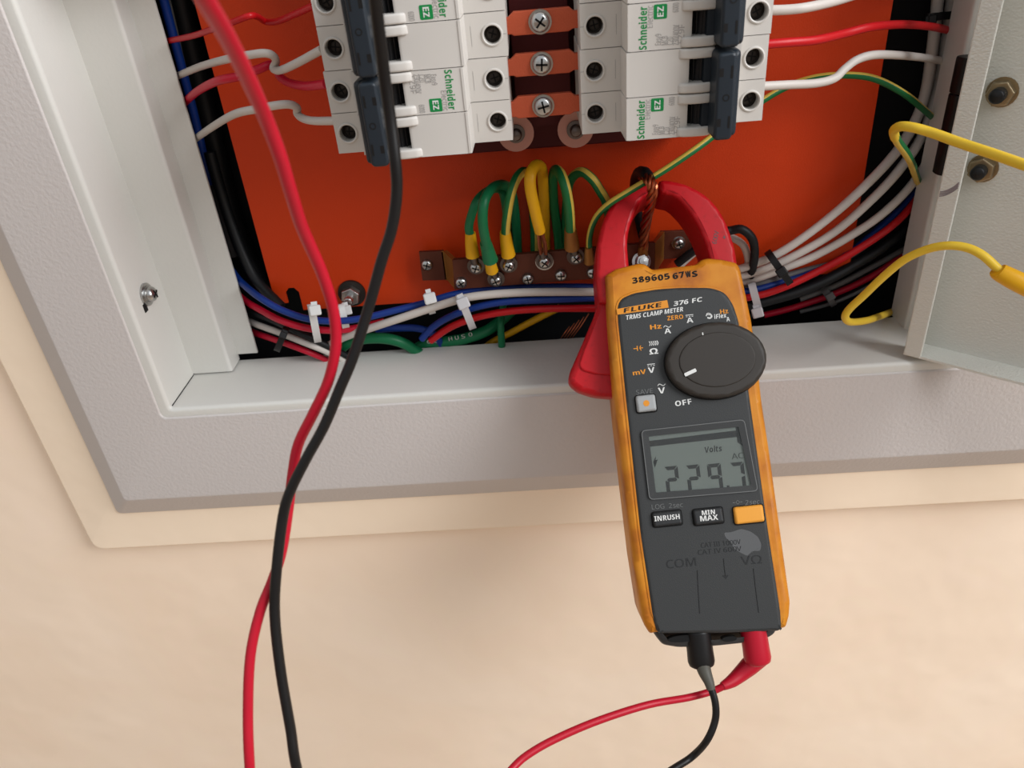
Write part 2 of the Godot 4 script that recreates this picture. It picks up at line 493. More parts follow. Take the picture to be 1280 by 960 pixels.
func build_cabinet() -> void:
	var c := thing("electrical_cabinet", "light grey powder-coated steel cabinet set in the wall, open, with an orange plate inside", "cabinet", E(0.014, -0.262, -0.44))
	var xf := zplane(0)
	# front frame
	var f := MB.new()
	var flare := rounded(rect(-0.3062, -0.3365, 0.334, TOP + 0.065), 0.004, 4)
	var face := rounded(rect(-0.2885, -0.3158, 0.3165, TOP + 0.045), 0.003, 4)
	var face2 := rounded(rect(-0.2868, -0.3138, 0.3148, TOP + 0.043), 0.003, 4)
	var groove := rounded(rect(-0.2425, -0.2527, 0.2705, TOP + 0.0075), 0.005, 4)
	f.ring(flare, -0.4052, flare, -0.4035, xf)
	f.ring(flare, -0.4035, face, -0.3908, xf)
	f.ring(face, -0.3908, face2, FACE, xf)
	var groove2 := MB.inset(groove, 0.0011)
	f.ring(face2, FACE, groove, FACE, xf)
	f.ring(groove, FACE, groove2, -0.3911, xf)
	f.ring(groove2, -0.3911, groove2, -0.394, xf)
	part("front_frame", f, M.frame, c)
	# inner return: a sheet a hair behind the frame's face that turns back into the cabinet
	var l := MB.new()
	var g2 := MB.inset(groove, 0.0010)
	var a1 := rounded(rect(-0.2368, -0.2478, 0.2646, TOP + 0.0026), 0.0035, 4)
	var a2 := rounded(rect(-0.2352, -0.2462, 0.263, TOP + 0.001), 0.0025, 4)
	var a3 := rounded(rect(-0.2342, -0.2453, 0.262, TOP), 0.001, 4)
	l.ring(g2, -0.3912, a1, -0.3908, xf)
	l.ring(a1, -0.3908, a2, -0.3914, xf)
	l.ring(a2, -0.3914, a3, -0.3932, xf)
	l.ring(a3, -0.3932, a3, -0.4306, xf)
	l.box(Transform3D(Basis(), EYE), Vector3(-0.2342, -0.2468, -0.447), Vector3(0.262, -0.2453, -0.4306))
	part("inner_return", l, M.lip, c)
	var sm := MB.new()
	sm.box(Transform3D(Basis(), EYE), Vector3(-0.2343, -0.24535, -0.43), Vector3(-0.2337, -0.2447, -0.3935))
	part("seam_gap", sm, M.hole, c)
	# left flange: stepped sheet, extruded upwards (profile points are z, x)
	var up := Transform3D(Basis(Vector3(0, 0, 1), Vector3(1, 0, 0), Vector3(0, 1, 0)), EYE)
	var lf := MB.new()
	lf.prism(rounded([Vector2(-0.4321, -0.2342), Vector2(-0.4306, -0.2342), Vector2(-0.4306, -0.2078), Vector2(-0.4465, -0.2078), Vector2(-0.4465, -0.2093), Vector2(-0.4321, -0.2093)], [0, 0, 0.0022, 0, 0, 0]), up, -0.2442, TOP)
	lf.prism(rounded([Vector2(-0.4468, -0.2093), Vector2(-0.4453, -0.2093), Vector2(-0.4453, -0.194), Vector2(-0.4468, -0.194)], [0, 0, 0.0006, 0]), up, -0.2397, TOP)
	part("side_flange", lf, M.lip, c)
	var rf := MB.new()
	rf.prism(rounded([Vector2(-0.432, 0.2256), Vector2(-0.4515, 0.2256), Vector2(-0.4515, 0.2241), Vector2(-0.4305, 0.2241), Vector2(-0.4305, 0.263), Vector2(-0.432, 0.263)], [0.001, 0, 0, 0.002, 0, 0]), up, -0.2453, TOP)
	part("side_flange", rf, M.lip, c)
	# steel shell
	var s := MB.new()
	var id := Transform3D(Basis(), EYE)
	s.box(id, Vector3(-0.265, -0.275, -0.495), Vector3(0.29, TOP + 0.025, -0.492))
	s.box(id, Vector3(-0.265, -0.275, -0.492), Vector3(-0.263, TOP + 0.025, -0.4052))
	s.box(id, Vector3(0.288, -0.275, -0.492), Vector3(0.29, TOP + 0.025, -0.4052))
	s.box(id, Vector3(-0.263, -0.275, -0.492), Vector3(0.288, -0.273, -0.4052))
	s.box(id, Vector3(-0.263, TOP + 0.023, -0.492), Vector3(0.288, TOP + 0.025, -0.4052))
	part("shell", s, M.dark_inside, c)
	# flange screw
	var k := MB.new(); var ks := MB.new()
	var su := U(182, 368, 0.4095)
	var sxf := frame_at(Vector3(-0.2341, su.y, su.z), Vector3(1, 0, 0))
	k.lathe([Vector2(0.0068, 0), Vector2(0.0068, 0.0012), Vector2(0.0035, 0.0014)], sxf, 24)
	k.lathe([Vector2(0.0052, 0.0013), Vector2(0.0052, 0.0024), Vector2(0.003, 0.0026)], sxf, 24)
	var sx2 := sxf; sx2.origin += Vector3(0.0024, 0, 0)
	pan_head(k, ks, sx2, 0.0045, 0.0036)
	var sl := MB.new()
	sl.box(sxf, Vector3(-0.0075, -0.0085, -0.0003), Vector3(-0.0035, -0.0035, 0.0002))
	part("slot", sl, M.hole, c)
	var kp := part("flange_screw", k, M.steel, c)
	part("cross_slot", ks, M.hole, kp)
	# orange mounting plate
	var p := MB.new()
	p.prism([Vector2(-0.1752, TOP + 0.005), Vector2(-0.1752, -0.2071), Vector2(-0.1668, -0.2071), Vector2(-0.1668, -0.2), Vector2(-0.164, -0.1968), Vector2(-0.1605, -0.1968), Vector2(-0.158, -0.2), Vector2(-0.158, -0.213), Vector2(0.192, -0.213), Vector2(0.192, TOP + 0.005)], zplane(0), PLATE - 0.002, PLATE, 0.0004)
	var pl := part("mounting_plate", p, M.orange, c)
	var b := MB.new()
	var bx := zplane(PLATE); bx.origin = U(440, 366, 0.45)
	var wb := MB.new()
	wb.lathe([Vector2(0.0090, 0), Vector2(0.0088, 0.0015), Vector2(0.005, 0.0022)], bx, 28)
	part("washer", wb, M.dark_screw, pl)
	b.prism(hexagon(0.0062, 0.3), bx, 0.0015, 0.0075, 0.0006)
	b.lathe([Vector2(0.003, 0.0075), Vector2(0.003, 0.014), Vector2(0.0024, 0.0146), Vector2(0.00001, 0.0146)], bx, 16)
	part("plate_bolt", b, M.steel, pl)
	build_door(c)

var door_xf: Transform3D

func build_door(c: Node3D) -> void:
	var e := Vector3(0.7594, 0, 0.6506)
	var h := U(1129, 443, 0.394)
	var dx := Transform3D(Basis(e, Vector3.UP, e.cross(Vector3.UP)), h)
	door_xf = dx
	var d := MB.new()
	var top := TOP + 0.2415
	d.box(dx, Vector3(0, 0, -0.018), Vector3(0.5, top, -0.0165))                 # skin
	d.box(dx, Vector3(0, 0, -0.0165), Vector3(0.0014, top, 0))                   # returns
	d.box(dx, Vector3(0.0014, 0, -0.0165), Vector3(0.5, 0.0014, 0))
	d.box(dx, Vector3(0.4986, 0.0014, -0.0165), Vector3(0.5, top, 0))
	d.box(dx, Vector3(0.0014, top - 0.0014, -0.0165), Vector3(0.4986, top, 0))
	d.prism(rounded(rect(0, 0, 0.0094, top), 0.0008, 2), dx, -0.0014, 0.0002, 0.0005)   # lip along the hinge side
	var door := part("door", d, M.door, c)
	for q in [[1253, 115, 0.16], [1229, 210, 0.5]]:
		var n := MB.new()
		var r := cam_basis * Vector3((q[0] - 640) / FOCAL, -(q[1] - 480) / FOCAL, -1)
		var nrm := dx.basis.z
		var t := (dx.origin - nrm * 0.0165 - EYE).dot(nrm) / r.dot(nrm)
		var nx := Transform3D(dx.basis, EYE + r * t)
		n.lathe([Vector2(0.0072, 0), Vector2(0.0072, 0.001), Vector2(0.004, 0.001)], nx, 20)
		n.prism(hexagon(0.0064, q[2]), nx, 0.001, 0.0058, 0.0008)
		var np := part("nut", n, M.brass, door)
		var s := MB.new()
		s.lathe([Vector2(0.0036, 0.0058), Vector2(0.0036, 0.0105), Vector2(0.0026, 0.0115), Vector2(0.00001, 0.0118)], nx, 16)
		part("bolt_end", s, M.black, np)
	var sm := MB.new()
	for k in 4:
		sm.tube([dx * Vector3(0.0008, 0.0955 + 0.0008 * k, 0.0001), dx * Vector3(0.003, 0.0962 + 0.0008 * k, 0.0001), dx * Vector3(0.0062, 0.0985 + 0.0008 * k, 0.0001), dx * Vector3(0.0086, 0.1012 + 0.0009 * k, 0.0001)], 0.00036, 5, 4)
	part("ink_smudge", sm, M.smudge, door)
	# hinge: three black knuckles between flange and door
	var top_p := U(1201, 71, 0.418); var low_p := U(1170, 218, 0.418)
	var hg := MB.new()
	var y0 := low_p.y; var y1 := top_p.y
	var x := (top_p.x + low_p.x) / 2
	var cuts := [y1, y1 - (y1 - y0) * 0.3, y0 + (y1 - y0) * 0.36, y0]
	for k in 3:
		var hx := Transform3D(Basis(Vector3(1, 0, 0), Vector3(0, 0, -1), Vector3(0, 1, 0)), Vector3(x + 0.0075, 0, EYE.z - 0.419))
		hg.prism(rounded(rect(-0.008, -0.0055, 0.0085, 0.0055), 0.0045, 4), hx, cuts[k + 1] + 0.0002, cuts[k] - 0.0002, 0.0008, 0.0004)
	part("hinge", hg, M.black, c)

# ------------------------------------------------------------------ circuit breakers
# Built lying on its side: x from the handle's terminals to the busbar's, z outwards, origin at the middle of its back.
func make_breaker() -> Node3D:
	var t := thing("circuit_breaker", "", "circuit breaker", Vector3.ZERO, "two-pole circuit breakers on both sides of the copper links")
	var S := 0.044                      # height of the two shoulders above the back
	for k in 2:
		var yc := 0.009 - 0.018 * k      # the upper pole first
		var b := MB.new()
		var lx := -0.04045
		# the housing's profile in x and height
		var pr := pairs([0, 0, 80.9, 0, 80.9, 44, 63.4, 44, 63.0, 60.4, 62.2, 61, 38.0, 61, 36.8, 60.6, 35, 50, 13, 50, 13, 44, 0, 44])
		var q := []
		for p in pr: q.append(p + Vector2(lx, 0))
		var side := Transform3D(Basis(Vector3(1, 0, 0), Vector3(0, 0, 1), Vector3(0, -1, 0)), Vector3(0, yc, 0))
		b.prism(q, side, -0.00885, 0.00885, 0.0, 0.0, [2, 10])
		var xf := Transform3D(Basis(), Vector3(lx, yc, S))
		b.plate_hole(xf, Vector2(0, -0.00885), Vector2(0.013, 0.00885), Vector2(0.0058, 0), 0.0037, 0.005)
		b.plate_hole(xf, Vector2(0.0634, -0.00885), Vector2(0.0809, 0.00885), Vector2(0.0747, 0), 0.0037, 0.005)
		for sx in [0.0058, 0.0747]:      # raised rims
			var rx := xf; rx.origin += Vector3(sx, 0, 0)
			b.lathe([Vector2(0.0047, 0), Vector2(0.0046, 0.0005), Vector2(0.0041, 0.0007), Vector2(0.0037, 0.0004), Vector2(0.0037, -0.001)], rx, 24)
		# white cheeks on both sides of the handle
		for s in [-1, 1]:
			var ch := rounded(pairs([26.4, 50, 38.5, 50, 41.5, 61.1, 39.5, 62.6, 34, 63.6, 28, 63.0, 26.4, 61.5]), [0, 0, 0.001, 0.002, 0.004, 0.003, 0.001], 3)
			var cq := []
			for p in ch: cq.append(p + Vector2(lx, 0))
			var cx := Transform3D(side.basis, Vector3(0, yc + s * 0.0068, 0))
			b.prism(cq, cx, -0.0020, 0.0020, 0.0009, 0.0009)
		# fine ridges along the nose's end, and moulded lines on the busbar shoulder
		b.box(Transform3D(), Vector3(lx + 0.0618, yc - 0.0086, 0.061), Vector3(lx + 0.0628, yc + 0.0086, 0.0613))
		var hp := part("housing", b, M.breaker, t, true)
		var ln := MB.new()
		ln.box(Transform3D(), Vector3(lx + 0.0792, yc - 0.00012, S), Vector3(lx + 0.0809, yc + 0.00012, S + 0.00008))
		ln.box(Transform3D(), Vector3(lx + 0.0655, yc - 0.004, S), Vector3(lx + 0.0657, yc + 0.004, S + 0.00006))
		part("moulded_line", ln, M.grey_ink, hp, true)
		var dr := MB.new()               # the dark drum of the handle
		var dp := []
		for i in 9: dp.append(Vector2(lx + 0.0292 + 0.0088 * cos(PI * i / 8), 0.0475 + 0.0105 * sin(PI * i / 8)))
		dr.prism(dp, Transform3D(side.basis, Vector3(0, yc, 0)), -0.0054, 0.0054)
		for i in 4:
			dr.box(Transform3D(), Vector3(lx + 0.0275 + 0.0022 * i, yc - 0.0054, 0.054), Vector3(lx + 0.0279 + 0.0022 * i, yc + 0.0054, 0.0578 - 0.0007 * absf(i - 2)))
		part("toggle", dr, M.drum, t, true)
		for sx in [0.0058, 0.0747]:
			var m := MB.new(); var sl := MB.new()
			var px := Transform3D(Basis(), Vector3(lx + sx, yc, S - 0.0049))
			m.lathe([Vector2(0.0037, 0), Vector2(0.00001, 0)], px, 20)
			pan_head(m, sl, px, 0.003, 0.0012, 0.0, 0.3 + sx * 20 + k)
			var sc := part("terminal_screw", m, M.dark_screw, t, true)
			part("cross_slot", sl, M.hole, sc, true)
	# the bar that joins the two handles
	var h := MB.new()
	var hx := Transform3D(Basis(), Vector3(-0.04045, 0, 0))
	h.prism(rounded(rect(0.0204, -0.0172, 0.0282, 0.0172), 0.0022, 3), hx, 0.060, 0.0745, 0.0012)
	h.prism(rounded(rect(0.0176, -0.0172, 0.0245, 0.0172), 0.0022, 3), hx, 0.0505, 0.0705, 0.0025)
	h.box(hx, Vector3(0.0225, -0.0155, 0.052), Vector3(0.031, 0.0155, 0.062))
	var hb := part("handle_bar", h, M.tie, t, true)
	var hs := MB.new()
	for y in [-0.0098, 0.0098]:
		hs.box(hx, Vector3(0.0218, y - 0.0024, 0.0738), Vector3(0.0227, y + 0.0024, 0.07458))
		hs.box(hx, Vector3(0.0256, y - 0.0016, 0.0738), Vector3(0.0272, y + 0.0016, 0.07456))
	hs.lathe([Vector2(0.0014, 0), Vector2(0.0014, 0.0001), Vector2(0.001, 0.0001), Vector2(0.001, 0)], Transform3D(Basis(), Vector3(-0.04045 + 0.0240, 0, 0.0745)), 14)
	part("bar_slot", hs, M.black, hb, true)
	# print on the upper pole, read from above downwards
	var down := Basis(Vector3(0, -1, 0), Vector3(1, 0, 0), Vector3(0, 0, 1))
	var g := MB.new()
	type(g, "Schneider", Transform3D(down, Vector3(-0.04045 + 0.0567, 0.0093, 0.061)), 0.0031, 0.0160)
	var ex := Transform3D(down, Vector3(-0.04045 + 0.0497, 0.0036, 0.061))
	g.prism(rounded(rect(-0.0027, -0.0027, 0.0027, 0.0027), 0.0006, 2), ex, 0, 0.0001)
	part("green_print", g, M.green_ink, t, true)
	var w := MB.new()
	var e2 := ex; e2.origin.z += 0.00012
	type(w, "EZ", e2, 0.0025, 0.0038)
	part("white_print", w, M.white_ink, t, true)
	var r := MB.new()
	type(r, "Electric", Transform3D(down, Vector3(-0.04045 + 0.0539, 0.0052, 0.061)), 0.0012, 0.0082, false)
	type(r, "Easy9", Transform3D(down, Vector3(-0.04045 + 0.0500, 0.0139, 0.061)), 0.0012, 0.0042, false)
	type(r, "MCB", Transform3D(down, Vector3(-0.04045 + 0.0478, 0.0145, 0.061)), 0.0012, 0.0034, false)
	type(r, "C20", Transform3D(down, Vector3(-0.04045 + 0.0455, 0.0148, 0.061)), 0.0014, 0.0030, false)
	type(r, "230/400V", Transform3D(down, Vector3(-0.04045 + 0.0432, 0.0128, 0.061)), 0.0011, 0.0076, false)
	type(r, "EZ9F", Transform3D(down, Vector3(-0.04045 + 0.0411, 0.0125, 0.061)), 0.0012, 0.0070, false)
	type(r, "6000", Transform3D(down, Vector3(-0.04045 + 0.0436, 0.0026, 0.061)), 0.0010, 0.0034, false)
	part("grey_print", r, M.grey_ink, t, true)
	return t

func build_breakers() -> void:
	var z := -0.402
	var one := make_breaker()
	one.position = E(-0.05055, -0.0732, z)
	tag(one, "white two-pole breaker at the bottom of the left bank, with slate handle bar", "circuit breaker")
	for s in [[-0.0497, -0.0372, 0.0, "white two-pole breaker above the lowest one of the left bank, cut by the picture's top"], [0.0621, -0.0732, PI, "white two-pole breaker at the bottom of the right bank, above the yellow-green wire"], [0.0626, -0.0372, PI, "upper white two-pole breaker of the right bank, cut by the picture's top"]]:
		var c: Node3D = one.duplicate()
		c.name = numbered("circuit_breaker"); add_child(c, true)
		c.position = E(s[0], s[1], z); c.rotation.z = s[2]
		tag(c, s[3], "circuit breaker")

func build_busbars() -> void:
	var names := ["flat copper busbar link nearest the picture's top, held by a cross-head screw", "middle one of the three copper busbar links between the breakers", "lowest copper busbar link, just above the two large washers"]
	var cy := [27.0, 79.5, 132.0]
	var cx := [675.0, 677.0, 679.0]
	for k in 3:
		var ctr := U(cx[k], cy[k], 0.374)
		var t := thing("busbar_link", names[k], "busbar", ctr, "copper busbar links between the breakers")
		var b := MB.new()
		var xf := Transform3D(Basis(), ctr)
		b.prism(pairs([-22, -4.3, -13, -4.3, -12, -5.0, 12.5, -5.0, 14.5, -4.0, 22, -4.0, 22, 3.2, 15, 3.2, 13, 4.9, -11.5, 4.9, -14, 2.8, -22, 2.8]), xf, -0.003, 0, 0.0005)
		part("copper_bar", b, M.copper, t)
		var m := MB.new(); var sl := MB.new()
		pan_head(m, sl, xf, 0.0043, 0.003, 0.0052, [0.9, 1.5, 0.2][k])
		var sc := part("screw", m, M.steel, t)
		part("cross_slot", sl, M.hole, sc)
	var s := MB.new()
	s.prism(rounded(rect(-0.048, -0.1152, 0.084, TOP - 0.005), 0.002), zplane(0), PLATE, -0.43, 0.001)
	s.box(Transform3D(Basis(), EYE), Vector3(-0.0085, -0.098, -0.43), Vector3(0.0195, TOP - 0.005, -0.41))
	s.box(Transform3D(Basis(), EYE), Vector3(-0.085, -0.0905, -0.45), Vector3(-0.012, TOP - 0.006, -0.4025))
	s.box(Transform3D(Basis(), EYE), Vector3(0.024, -0.0905, -0.45), Vector3(0.098, TOP - 0.006, -0.4025))
	whole("busbar_support", s, M.support, "dark red insulating block behind the breakers and copper links", "support")
	for k in 2:
		var ctr: Vector3 = [U(645, 167, 0.401), U(719.5, 162, 0.401)][k]
		var t := thing("busbar_bolt", ["bolt with large copper washer below the left bank's inner edge", "bolt with large copper washer below the right bank's inner corner"][k], "bolt", ctr, "large washer bolts under the copper links")
		var xf := Transform3D(Basis(), ctr)
		var w := MB.new()
		w.lathe([Vector2(0.0092, -0.002), Vector2(0.0092, 0), Vector2(0.0046, 0)], xf, 28)
		part("washer", w, M.washer, t)
		var n := MB.new()
		n.lathe([Vector2(0.0046, 0), Vector2(0.0046, 0.0011), Vector2(0.003, 0.0013)], xf, 22)
		part("spring_washer", n, M.dull_steel, t)
		var b := MB.new()
		b.lathe([Vector2(0.0029, 0.0005), Vector2(0.0029, 0.004), Vector2(0.0022, 0.0048), Vector2(0.00001, 0.005)], xf, 16)
		part("bolt_end", b, M.dull_steel, t)

func build_earth_bar() -> void:
	var t := thing("earth_bar", "brown copper earth bar with two rows of screws below the green loops", "terminal bar", U(660, 340, 0.43))
	var xf := zplane(0)
	var b := MB.new()
	b.prism([Vector2(-0.0545, -0.1945), Vector2(0.0662, -0.1935), Vector2(0.0662, -0.1735), Vector2(-0.0535, -0.1752)], xf, -0.428, -0.425, 0.0005)
	part("bar", b, M.bar, t)
	var tabs := MB.new()
	tabs.prism([Vector2(-0.0755, -0.1935), Vector2(-0.0600, -0.1942), Vector2(-0.0600, -0.1750), Vector2(-0.0750, -0.1746)], xf, -0.442, -0.4395, 0.0004)
	part("end_tab", tabs, M.bar, t)
	tabs = MB.new()
	tabs.prism([Vector2(0.0715, -0.1905), Vector2(0.0940, -0.1905), Vector2(0.0930, -0.1735), Vector2(0.0715, -0.1727)], xf, -0.442, -0.4395, 0.0004)
	part("end_tab", tabs, M.bar, t)
	var bend := MB.new()
	bend.box(Transform3D(Basis(), EYE), Vector3(-0.0612, -0.1942, -0.4418), Vector3(-0.0600, -0.1750, -0.4395))
	bend.quad(E(-0.0600, -0.1942, -0.4395), E(-0.0538, -0.1945, -0.425), E(-0.0535, -0.1752, -0.425), E(-0.0600, -0.1750, -0.4395))
	bend.quad(E(-0.0580, -0.1942, -0.4412), E(-0.0580, -0.1750, -0.4412), E(-0.0515, -0.1752, -0.428), E(-0.0518, -0.1945, -0.428))
	bend.quad(E(-0.0600, -0.1750, -0.4395), E(-0.0535, -0.1752, -0.425), E(-0.0515, -0.1752, -0.428), E(-0.0580, -0.1750, -0.4412))
	part("bend", bend, M.bend, t)
	bend = MB.new()
	bend.quad(E(0.0662, -0.1935, -0.425), E(0.0738, -0.1905, -0.4393), E(0.0738, -0.1727, -0.4393), E(0.0662, -0.1735, -0.425))
	bend.quad(E(0.0655, -0.1935, -0.428), E(0.0655, -0.1735, -0.428), E(0.0715, -0.1727, -0.4412), E(0.0715, -0.1905, -0.4412))
	bend.quad(E(0.0662, -0.1735, -0.425), E(0.0738, -0.1727, -0.4393), E(0.0715, -0.1727, -0.4412), E(0.0655, -0.1735, -0.428))
	part("bend", bend, M.bend, t)
	var i := 0
	for q in [[576.6, 352.5, .424, 0], [595, 333, .421, 1], [620, 349.5, .423, 1], [636, 331, .421, 1], [659.7, 347.5, .424, 0], [680.5, 326.5, .421, 2], [701, 343, .424, 0], [720, 321, .422, 1], [740.6, 339.7, .424, 0], [780, 336, .424, 0], [534, 330, .4392, 0], [848, 303, .4392, 1]]:
		var m := MB.new(); var sl := MB.new()
		var px := Transform3D(Basis(), U(q[0], q[1], q[2] + 0.001))
		pan_head(m, sl, px, 0.0036, 0.0034, [0.0, 0.0042, 0.0054][q[3]], 0.5 + 0.7 * i)
		var sc := part("screw", m, M.steel, t)
		part("cross_slot", sl, M.hole, sc)
		i += 1

# ------------------------------------------------------------------ wires
const GREEN_L = Color(0.012, 0.17, 0.05)
const YELLOW_L = Color(0.80, 0.58, 0.10)

func wire(called: String, pts: Array, r, m: Material, label: String, category := "wire", group := "", sub := 6) -> MeshInstance3D:
	var mb := MB.new()
	mb.tube(pts, r, 10, sub)
	return whole(called, mb, m, label, category, group)

func build_left_wires() -> void:
	var g := "thin wires from the left bank to the cabinet's left edge"
	wire("red_wire", path([170, 60, .462, 206, 52, .454, 240, 45, .425, 266, 36.5, .405, 290, 28, .395, 312, 20, .39, 322, 21, .40, 332, 27, .408, 346, 27, .4, 366, 19, .385, 392, 7, .372]), .0015, M.red_wire, "uppermost red wire from the left bank, under the picture's top edge", "wire", g)
	wire("white_wire", path([185, 108, .464, 219, 96, .456, 251, 83, .424, 286, 73.5, .395, 310, 69, .388, 330, 66.5, .385, 341, 69.5, .388, 345, 77, .396, 341.5, 85.5, .398, 350, 88, .392, 370, 79.5, .38, 402, 62, .372]), .0019, M.white_wire, "white kinked wire to the second screw of the left bank, behind the red lead", "wire", g)
	wire("red_wire", path([200, 154, .466, 229, 129.5, .458, 247, 114, .43, 271, 101.5, .405, 298, 95.5, .398, 322, 87, .4, 338, 81, .404, 346, 85, .41, 350, 96, .41, 363, 104, .4, 383, 107.5, .385, 408, 105, .372]), .0021, M.crimson_wire, "crimson wire between the two white kinked wires at the left bank", "wire", g)
	wire("white_wire", path([212, 197, .466, 242, 175, .456, 271, 155, .424, 295, 142, .4, 320, 136.5, .39, 343, 132, .386, 361, 130.5, .388, 371, 134.5, .394, 371.5, 141.5, .398, 377, 147, .394, 391, 151, .384, 421, 151, .372]), .0020, M.white_wire, "lowest white kinked wire, entering the left bank near its bottom corner", "wire", g)
	# along the left inside of the cabinet
	wire("blue_cable", path([197, -30, .456, 211, 25, .459, 227, 85, .461, 244, 150, .463, 262, 230, .466]), .0026, M.blue_wire, "dark blue cable running upright behind the left flange", "cable")
	wire("grey_toned_cable", path([204, -20, .468, 215, 20, .468, 228, 75, .47, 244, 140, .472, 262, 210, .474, 292, 320, .476]), .0028, M.grey_shade_wire, "shadowed grey cable upright beside the orange plate's left edge", "cable")
	wire("black_cable", path([222, -20, .47, 240, 60, .472, 262, 150, .474, 282, 240, .474, 305, 310, .472, 335, 365, .466]), .006, M.black_wire, "thick black cable upright in the shadow left of the orange plate", "cable")
	wire("black_cable", path([262, 190, .462, 283, 262, .46, 304, 318, .455, 322, 352, .45, 352, 384, .44]), .0034, M.black_wire, "black cable bending down into the bundle at lower left", "cable")

func build_right_wires() -> void:
	var g := "wires from the right bank to the cabinet's right edge"
	wire("white_wire", path([955, 13, .372, 985, 12, .372, 1010, 9, .374, 1045, 1, .385, 1090, -12, .41, 1140, -20, .44, 1185, -24, .462]), .0021, M.white_wire, "white wire leaving the right bank at the picture's top", "wire", g)
	wire("red_wire", path([955, 55.5, .372, 985, 53, .374, 1020, 50, .38, 1055, 42, .392, 1090, 33.5, .4, 1130, 30.5, .42, 1165, 33.5, .44, 1186, 38, .454, 1225, 46, .47]), .002, M.red_wire, "red wire from the right bank across to the black hinge side", "wire", g)
	wire("white_wire", path([948, 108, .372, 985, 106, .376, 1020, 104, .382, 1043, 98, .386, 1056, 86, .39, 1072, 74.5, .393, 1095, 68.5, .398, 1130, 69.5, .42, 1160, 73, .442, 1182, 77, .456, 1220, 85, .47]), .002, M.white_wire, "white stepped wire from the right bank's lowest screw to the right edge", "wire", g)
	var mb := MB.new()
	mb.col = GREEN_L
	mb.tube(path([737, 318, .421, 737, 296, .416, 744, 274, .408, 760, 256, .4, 790, 237, .396, 830, 213, .396, 870, 186, .4, 905, 160, .412, 950, 128, .43, 985, 108, .438, 1020, 97, .435, 1060, 94, .43, 1095, 99, .428, 1130, 117, .43, 1155, 137, .440, 1166, 147, .453, 1182, 160, .468]), .0018, 12, 6, [YELLOW_L, 0.58, 0.93], -0.008)
	whole("earth_wire", mb, M.stripe, "long thin yellow and green wire rising from earth bar past the meter's jaw", "wire")
	# upright white cables that sweep into the lower bundle
	var wg := "white cables sweeping down the cabinet's right side"
	wire("white_cable", path([1174, -20, .466, 1167, 50, .466, 1156, 120, .464, 1137, 165, .456, 1112, 200, .446, 1070, 243, .438, 1024, 282, .436, 978, 314, .434, 940, 331, .436, 905, 341, .442, 870, 347, .45]), [.0032, .0032, .0031, .003, .0028, .0026, .0025, .0025, .0025, .0025, .0025], M.white_wire, "uppermost white cable of the bundle sweeping up the cabinet's right side", "cable", wg)
	wire("white_cable", path([1192, -20, .47, 1184, 40, .47, 1172, 105, .468, 1155, 165, .46, 1125, 211, .448, 1089, 250, .442, 1043, 290, .44, 990, 321, .437, 945, 340, .438, 910, 349, .442, 870, 356, .45]), [.0031, .0031, .003, .003, .0028, .0026, .0025, .0025, .0025, .0025, .0025], M.white_wire, "second white cable of the right bundle, tied by the black tie", "cable", wg)
	wire("white_cable", path([1204, 40, .472, 1192, 105, .472, 1176, 165, .466, 1146, 222, .454, 1108, 263, .446, 1066, 293, .444, 1019, 319.5, .441, 983, 334, .44, 945, 348, .442, 905, 357, .446, 870, 366, .452]), .0025, M.white_wire, "third white cable of the right bundle, directly above the blue one", "cable", wg)
	wire("grey_toned_cable", path([1130, 262, .46, 1090, 300, .457, 1048, 326, .452, 989, 343, .447, 950, 354, .446, 905, 362, .45]), .0022, M.grey_shade_wire, "white cable with its shade painted in grey, between white bundle and thick red cable", "cable")  # a white cable; the grey paints in its shade
	# the lowest pair pass behind the meter into the left bundle
	wire("blue_cable", path([527, 424, .43, 541, 409, .428, 562, 396, .424, 593, 384.5, .421, 630, 377.5, .42, 680, 375, .421, 745, 372.5, .425, 800, 372, .436, 870, 369, .442, 930, 364.5, .442, 974, 354, .444, 1040, 330, .448, 1100, 285, .456, 1146, 238, .464, 1170, 180, .474]), .0022, M.blue_wire, "lower blue cable passing under the earth bar and behind the meter", "cable")
	wire("red_cable", path([538, 426, .432, 562, 409.5, .43, 593, 397.5, .427, 630, 390, .424, 680, 386, .422, 750, 385.5, .424, 800, 386, .434, 870, 381, .438, 935, 372, .438, 974, 361.5, .438, 1019, 341, .44, 1066, 315.5, .442, 1114, 283, .449, 1145, 250, .459, 1172, 205, .472]), .0023, M.red_wire, "thick red cable passing behind the meter up to the cabinet's right side", "cable")
	wire("black_cable", path([1172, 240, .468, 1140, 280, .463, 1110, 304, .457, 1078, 325, .452, 1019, 357, .444, 959, 376, .444, 900, 388, .446]), .0034, M.black_wire, "thick black cable just under the red one at lower right", "cable")
	wire("black_cable", path([1170, 270, .484, 1120, 322, .484, 1070, 350, .483, 1000, 380, .482, 930, 398, .48]), .004, M.black_wire, "second black cable, deepest in the shadow at lower right", "cable")
	wire("grey_toned_cable", path([1150, 298, .47, 1131, 311, .47, 1078, 340, .469, 1042, 358, .468, 1000, 374, .468]), .0019, M.grey_shade_wire, "thin white cable with shade painted grey, below the thick black one at lower right", "cable")  # white in itself, greyed to stand for deep shadow
	wire("red_cable", path([1150, 308, .475, 1128, 320, .475, 1090, 345, .474, 1046, 366, .472, 990, 385, .472, 955, 394, .472]), .0022, M.crimson_wire, "dark crimson cable deep in the shadow at lower right", "cable")
	wire("grey_toned_cable", path([1108, 345, .47, 1090, 356, .47, 1062, 370, .47, 1037, 380, .47, 1000, 390, .47]), .0013, M.grey_shade_wire, "thin tail of white cable painted grey for shade, lowest at lower right", "cable")  # white tail, its colour darkened where shadow falls
